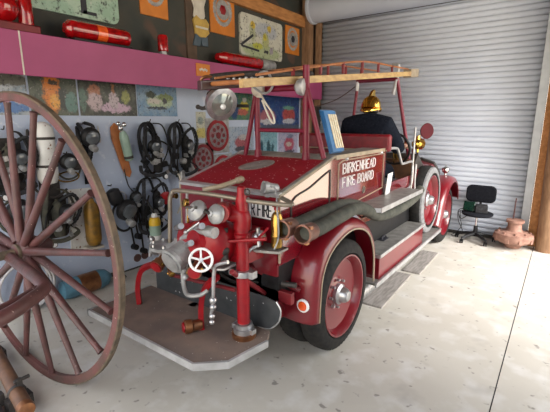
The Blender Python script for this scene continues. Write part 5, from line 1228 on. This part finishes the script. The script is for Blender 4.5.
for k in range(5):
    a = .4 + 2 * PI * k / 5; px_, py_ = CXh + .27 * math.cos(a), CYh + .27 * math.sin(a)
    obj('caster', lambda bm, px_=px_, py_=py_, a=a: (cyl(bm, (px_ - .022, py_, .03), (px_ - .006, py_, .03), .03, .03, 16), cyl(bm, (px_ + .006, py_, .03), (px_ + .022, py_, .03), .03, .03, 16), cyl(bm, (px_, py_, .03), (px_, py_, .09), .008, .008, 8)), 'black', parent=bs)
bx = thing('battery_charger', 'small grey and dark green charger box with cables on the office chair seat', 'charger', (CXh - .02, CYh - .03, .46))
obj('casing', lambda bm: box(bm, (CXh + .05, CYh - .02, .515), (.16, .16, .11), rz(.2)), 'web', parent=bx, bev=.008)
obj('screen', lambda bm: box(bm, (CXh - .11, CYh - .06, .54), (.16, .03, .14), rz(-.1) @ rx(-.35)), 'screen', parent=bx, bev=.006)
pieces('cable', lambda bm: (tube(bm, [(CXh - .14, CYh - .04, .50), (CXh - .25, CYh - .06, .46), (CXh - .24, CYh - .06, .30), (CXh - .18, CYh, .12), (CXh - .30, CYh + .05, .01)], .006, 6, 6), tube(bm, [(CXh - .05, CYh - .1, .47), (CXh - .18, CYh - .18, .36), (CXh - .22, CYh - .1, .46)], .006, 6, 6), tube(bm, [(CXh - .10, CYh, .46), (CXh - .26, CYh, .42), (CXh - .20, CYh, .20), (CXh - .35, CYh + .1, .01)], .005, 6, 6)), 'black', parent=bx)
DXx, DYy = -.42, 6.40
dm = thing('pump_casting', 'rusty pinkish iron bell-shaped casting with a rod, on the floor beside the timber post', 'machine part', (DXx, DYy, 0))
dbody = obj('casting_body', lambda bm: lathe(bm, (DXx, DYy, 0), (0, 0, 1), [(.09, 0), (.11, .02), (.12, .05), (.19, .08), (.24, .12), (.255, .17), (.245, .215), (.19, .235), (.11, .25), (.09, .28), (.088, .37), (.115, .375), (.115, .41), (.07, .415)], 36), 'rust', parent=dm)
def f(bm):
    for k in range(9):
        a = 2 * PI * k / 9
        p = V((DXx + .20 * math.cos(a), DYy + .20 * math.sin(a), .20)); cyl(bm, p, p + V((0, 0, .05)), .018, .016, 8)
        p = V((DXx + .235 * math.cos(a + .3), DYy + .235 * math.sin(a + .3), .14)); box(bm, p, (.05, .05, .06), rz(a + .3))
pieces('bolt', f, 'rust', parent=dm)
obj('rod', lambda bm: cyl(bm, (DXx - .03, DYy, .42), (DXx - .025, DYy, .72), .011, .008, 10), 'oldwood', parent=dm)
o = obj('floor_plank', lambda bm: box(bm, (-1.36, 3.95, .010), (.22, 1.0, .02), rz(.03)), 'plank', loc=(-1.36, 3.95, 0)); tag(o, 'grey plank on the floor beneath the toolbox, nearest one', 'plank', 'planks under the running board')
o = obj('floor_plank', lambda bm: box(bm, (-1.30, 5.0, .010), (.20, .9, .02), rz(.02)), 'plank', loc=(-1.30, 5.0, 0)); tag(o, 'grey plank on the floor beneath the spare wheel, farther one', 'plank', 'planks under the running board')
o = obj('branch_pipe', lambda bm: (tube(bm, [at(203, 190, 1.72), at(222, 186, 1.80), at(236, 181, 1.92)], .017, 12, 3), lathe(bm, at(236, 181, 1.92), at(240, 180, 1.95) - at(232, 182.5, 1.89), [(.018, 0), (.023, .005), (.023, .05), (.015, .06)], 16)), 'trim_tan', loc=tuple(at(203, 190, 1.72)))
tag(o, 'tan metal branch pipe nozzle lying across the hand rail onto the hatch edge', 'nozzle')

# ================================================================== LIGHT, CAMERA
w = bpy.data.worlds.new('sky'); scene.world = w; w.use_nodes = True
nt = w.node_tree; bg = nt.nodes['Background']
tc = nt.nodes.new('ShaderNodeTexCoord'); sx = nt.nodes.new('ShaderNodeSeparateXYZ'); nt.links.new(tc.outputs['Generated'], sx.inputs[0])
rp = nt.nodes.new('ShaderNodeValToRGB'); nt.links.new(sx.outputs['Z'], rp.inputs[0])
rp.color_ramp.elements[0].position = 0; rp.color_ramp.elements[0].color = (.98, .86, .66, 1)
rp.color_ramp.elements[1].position = .5; rp.color_ramp.elements[1].color = (.86, .92, 1.0, 1)
nt.links.new(rp.outputs[0], bg.inputs['Color']); bg.inputs['Strength'].default_value = 3.2
sun = bpy.data.lights.new('sun', 'SUN'); sun.energy = 7.0; sun.angle = math.radians(40); sun.color = (1, .96, .9)
so = bpy.data.objects.new('sun', sun); C.objects.link(so)
so.rotation_euler = V((-.72, .22, -.55)).to_track_quat('-Z', 'Y').to_euler()
cam = bpy.data.cameras.new('camera'); cam.sensor_width = 36; cam.lens = F_PX / 550 * 36; cam.clip_start = .02
co = bpy.data.objects.new('camera', cam); C.objects.link(co); co.location = (0, 0, HC)
mt = Matrix.Identity(4)
for i in range(3): mt[i][0] = cr_[i]; mt[i][1] = cu[i]; mt[i][2] = -cf[i]; mt[i][3] = (0, 0, HC)[i]
co.matrix_world = mt
scene.camera = co
scene.view_settings.view_transform = 'Standard'; scene.view_settings.look = 'None'
scene.view_settings.exposure = 0.35; scene.view_settings.gamma = 1; scene.view_settings.use_curve_mapping = False
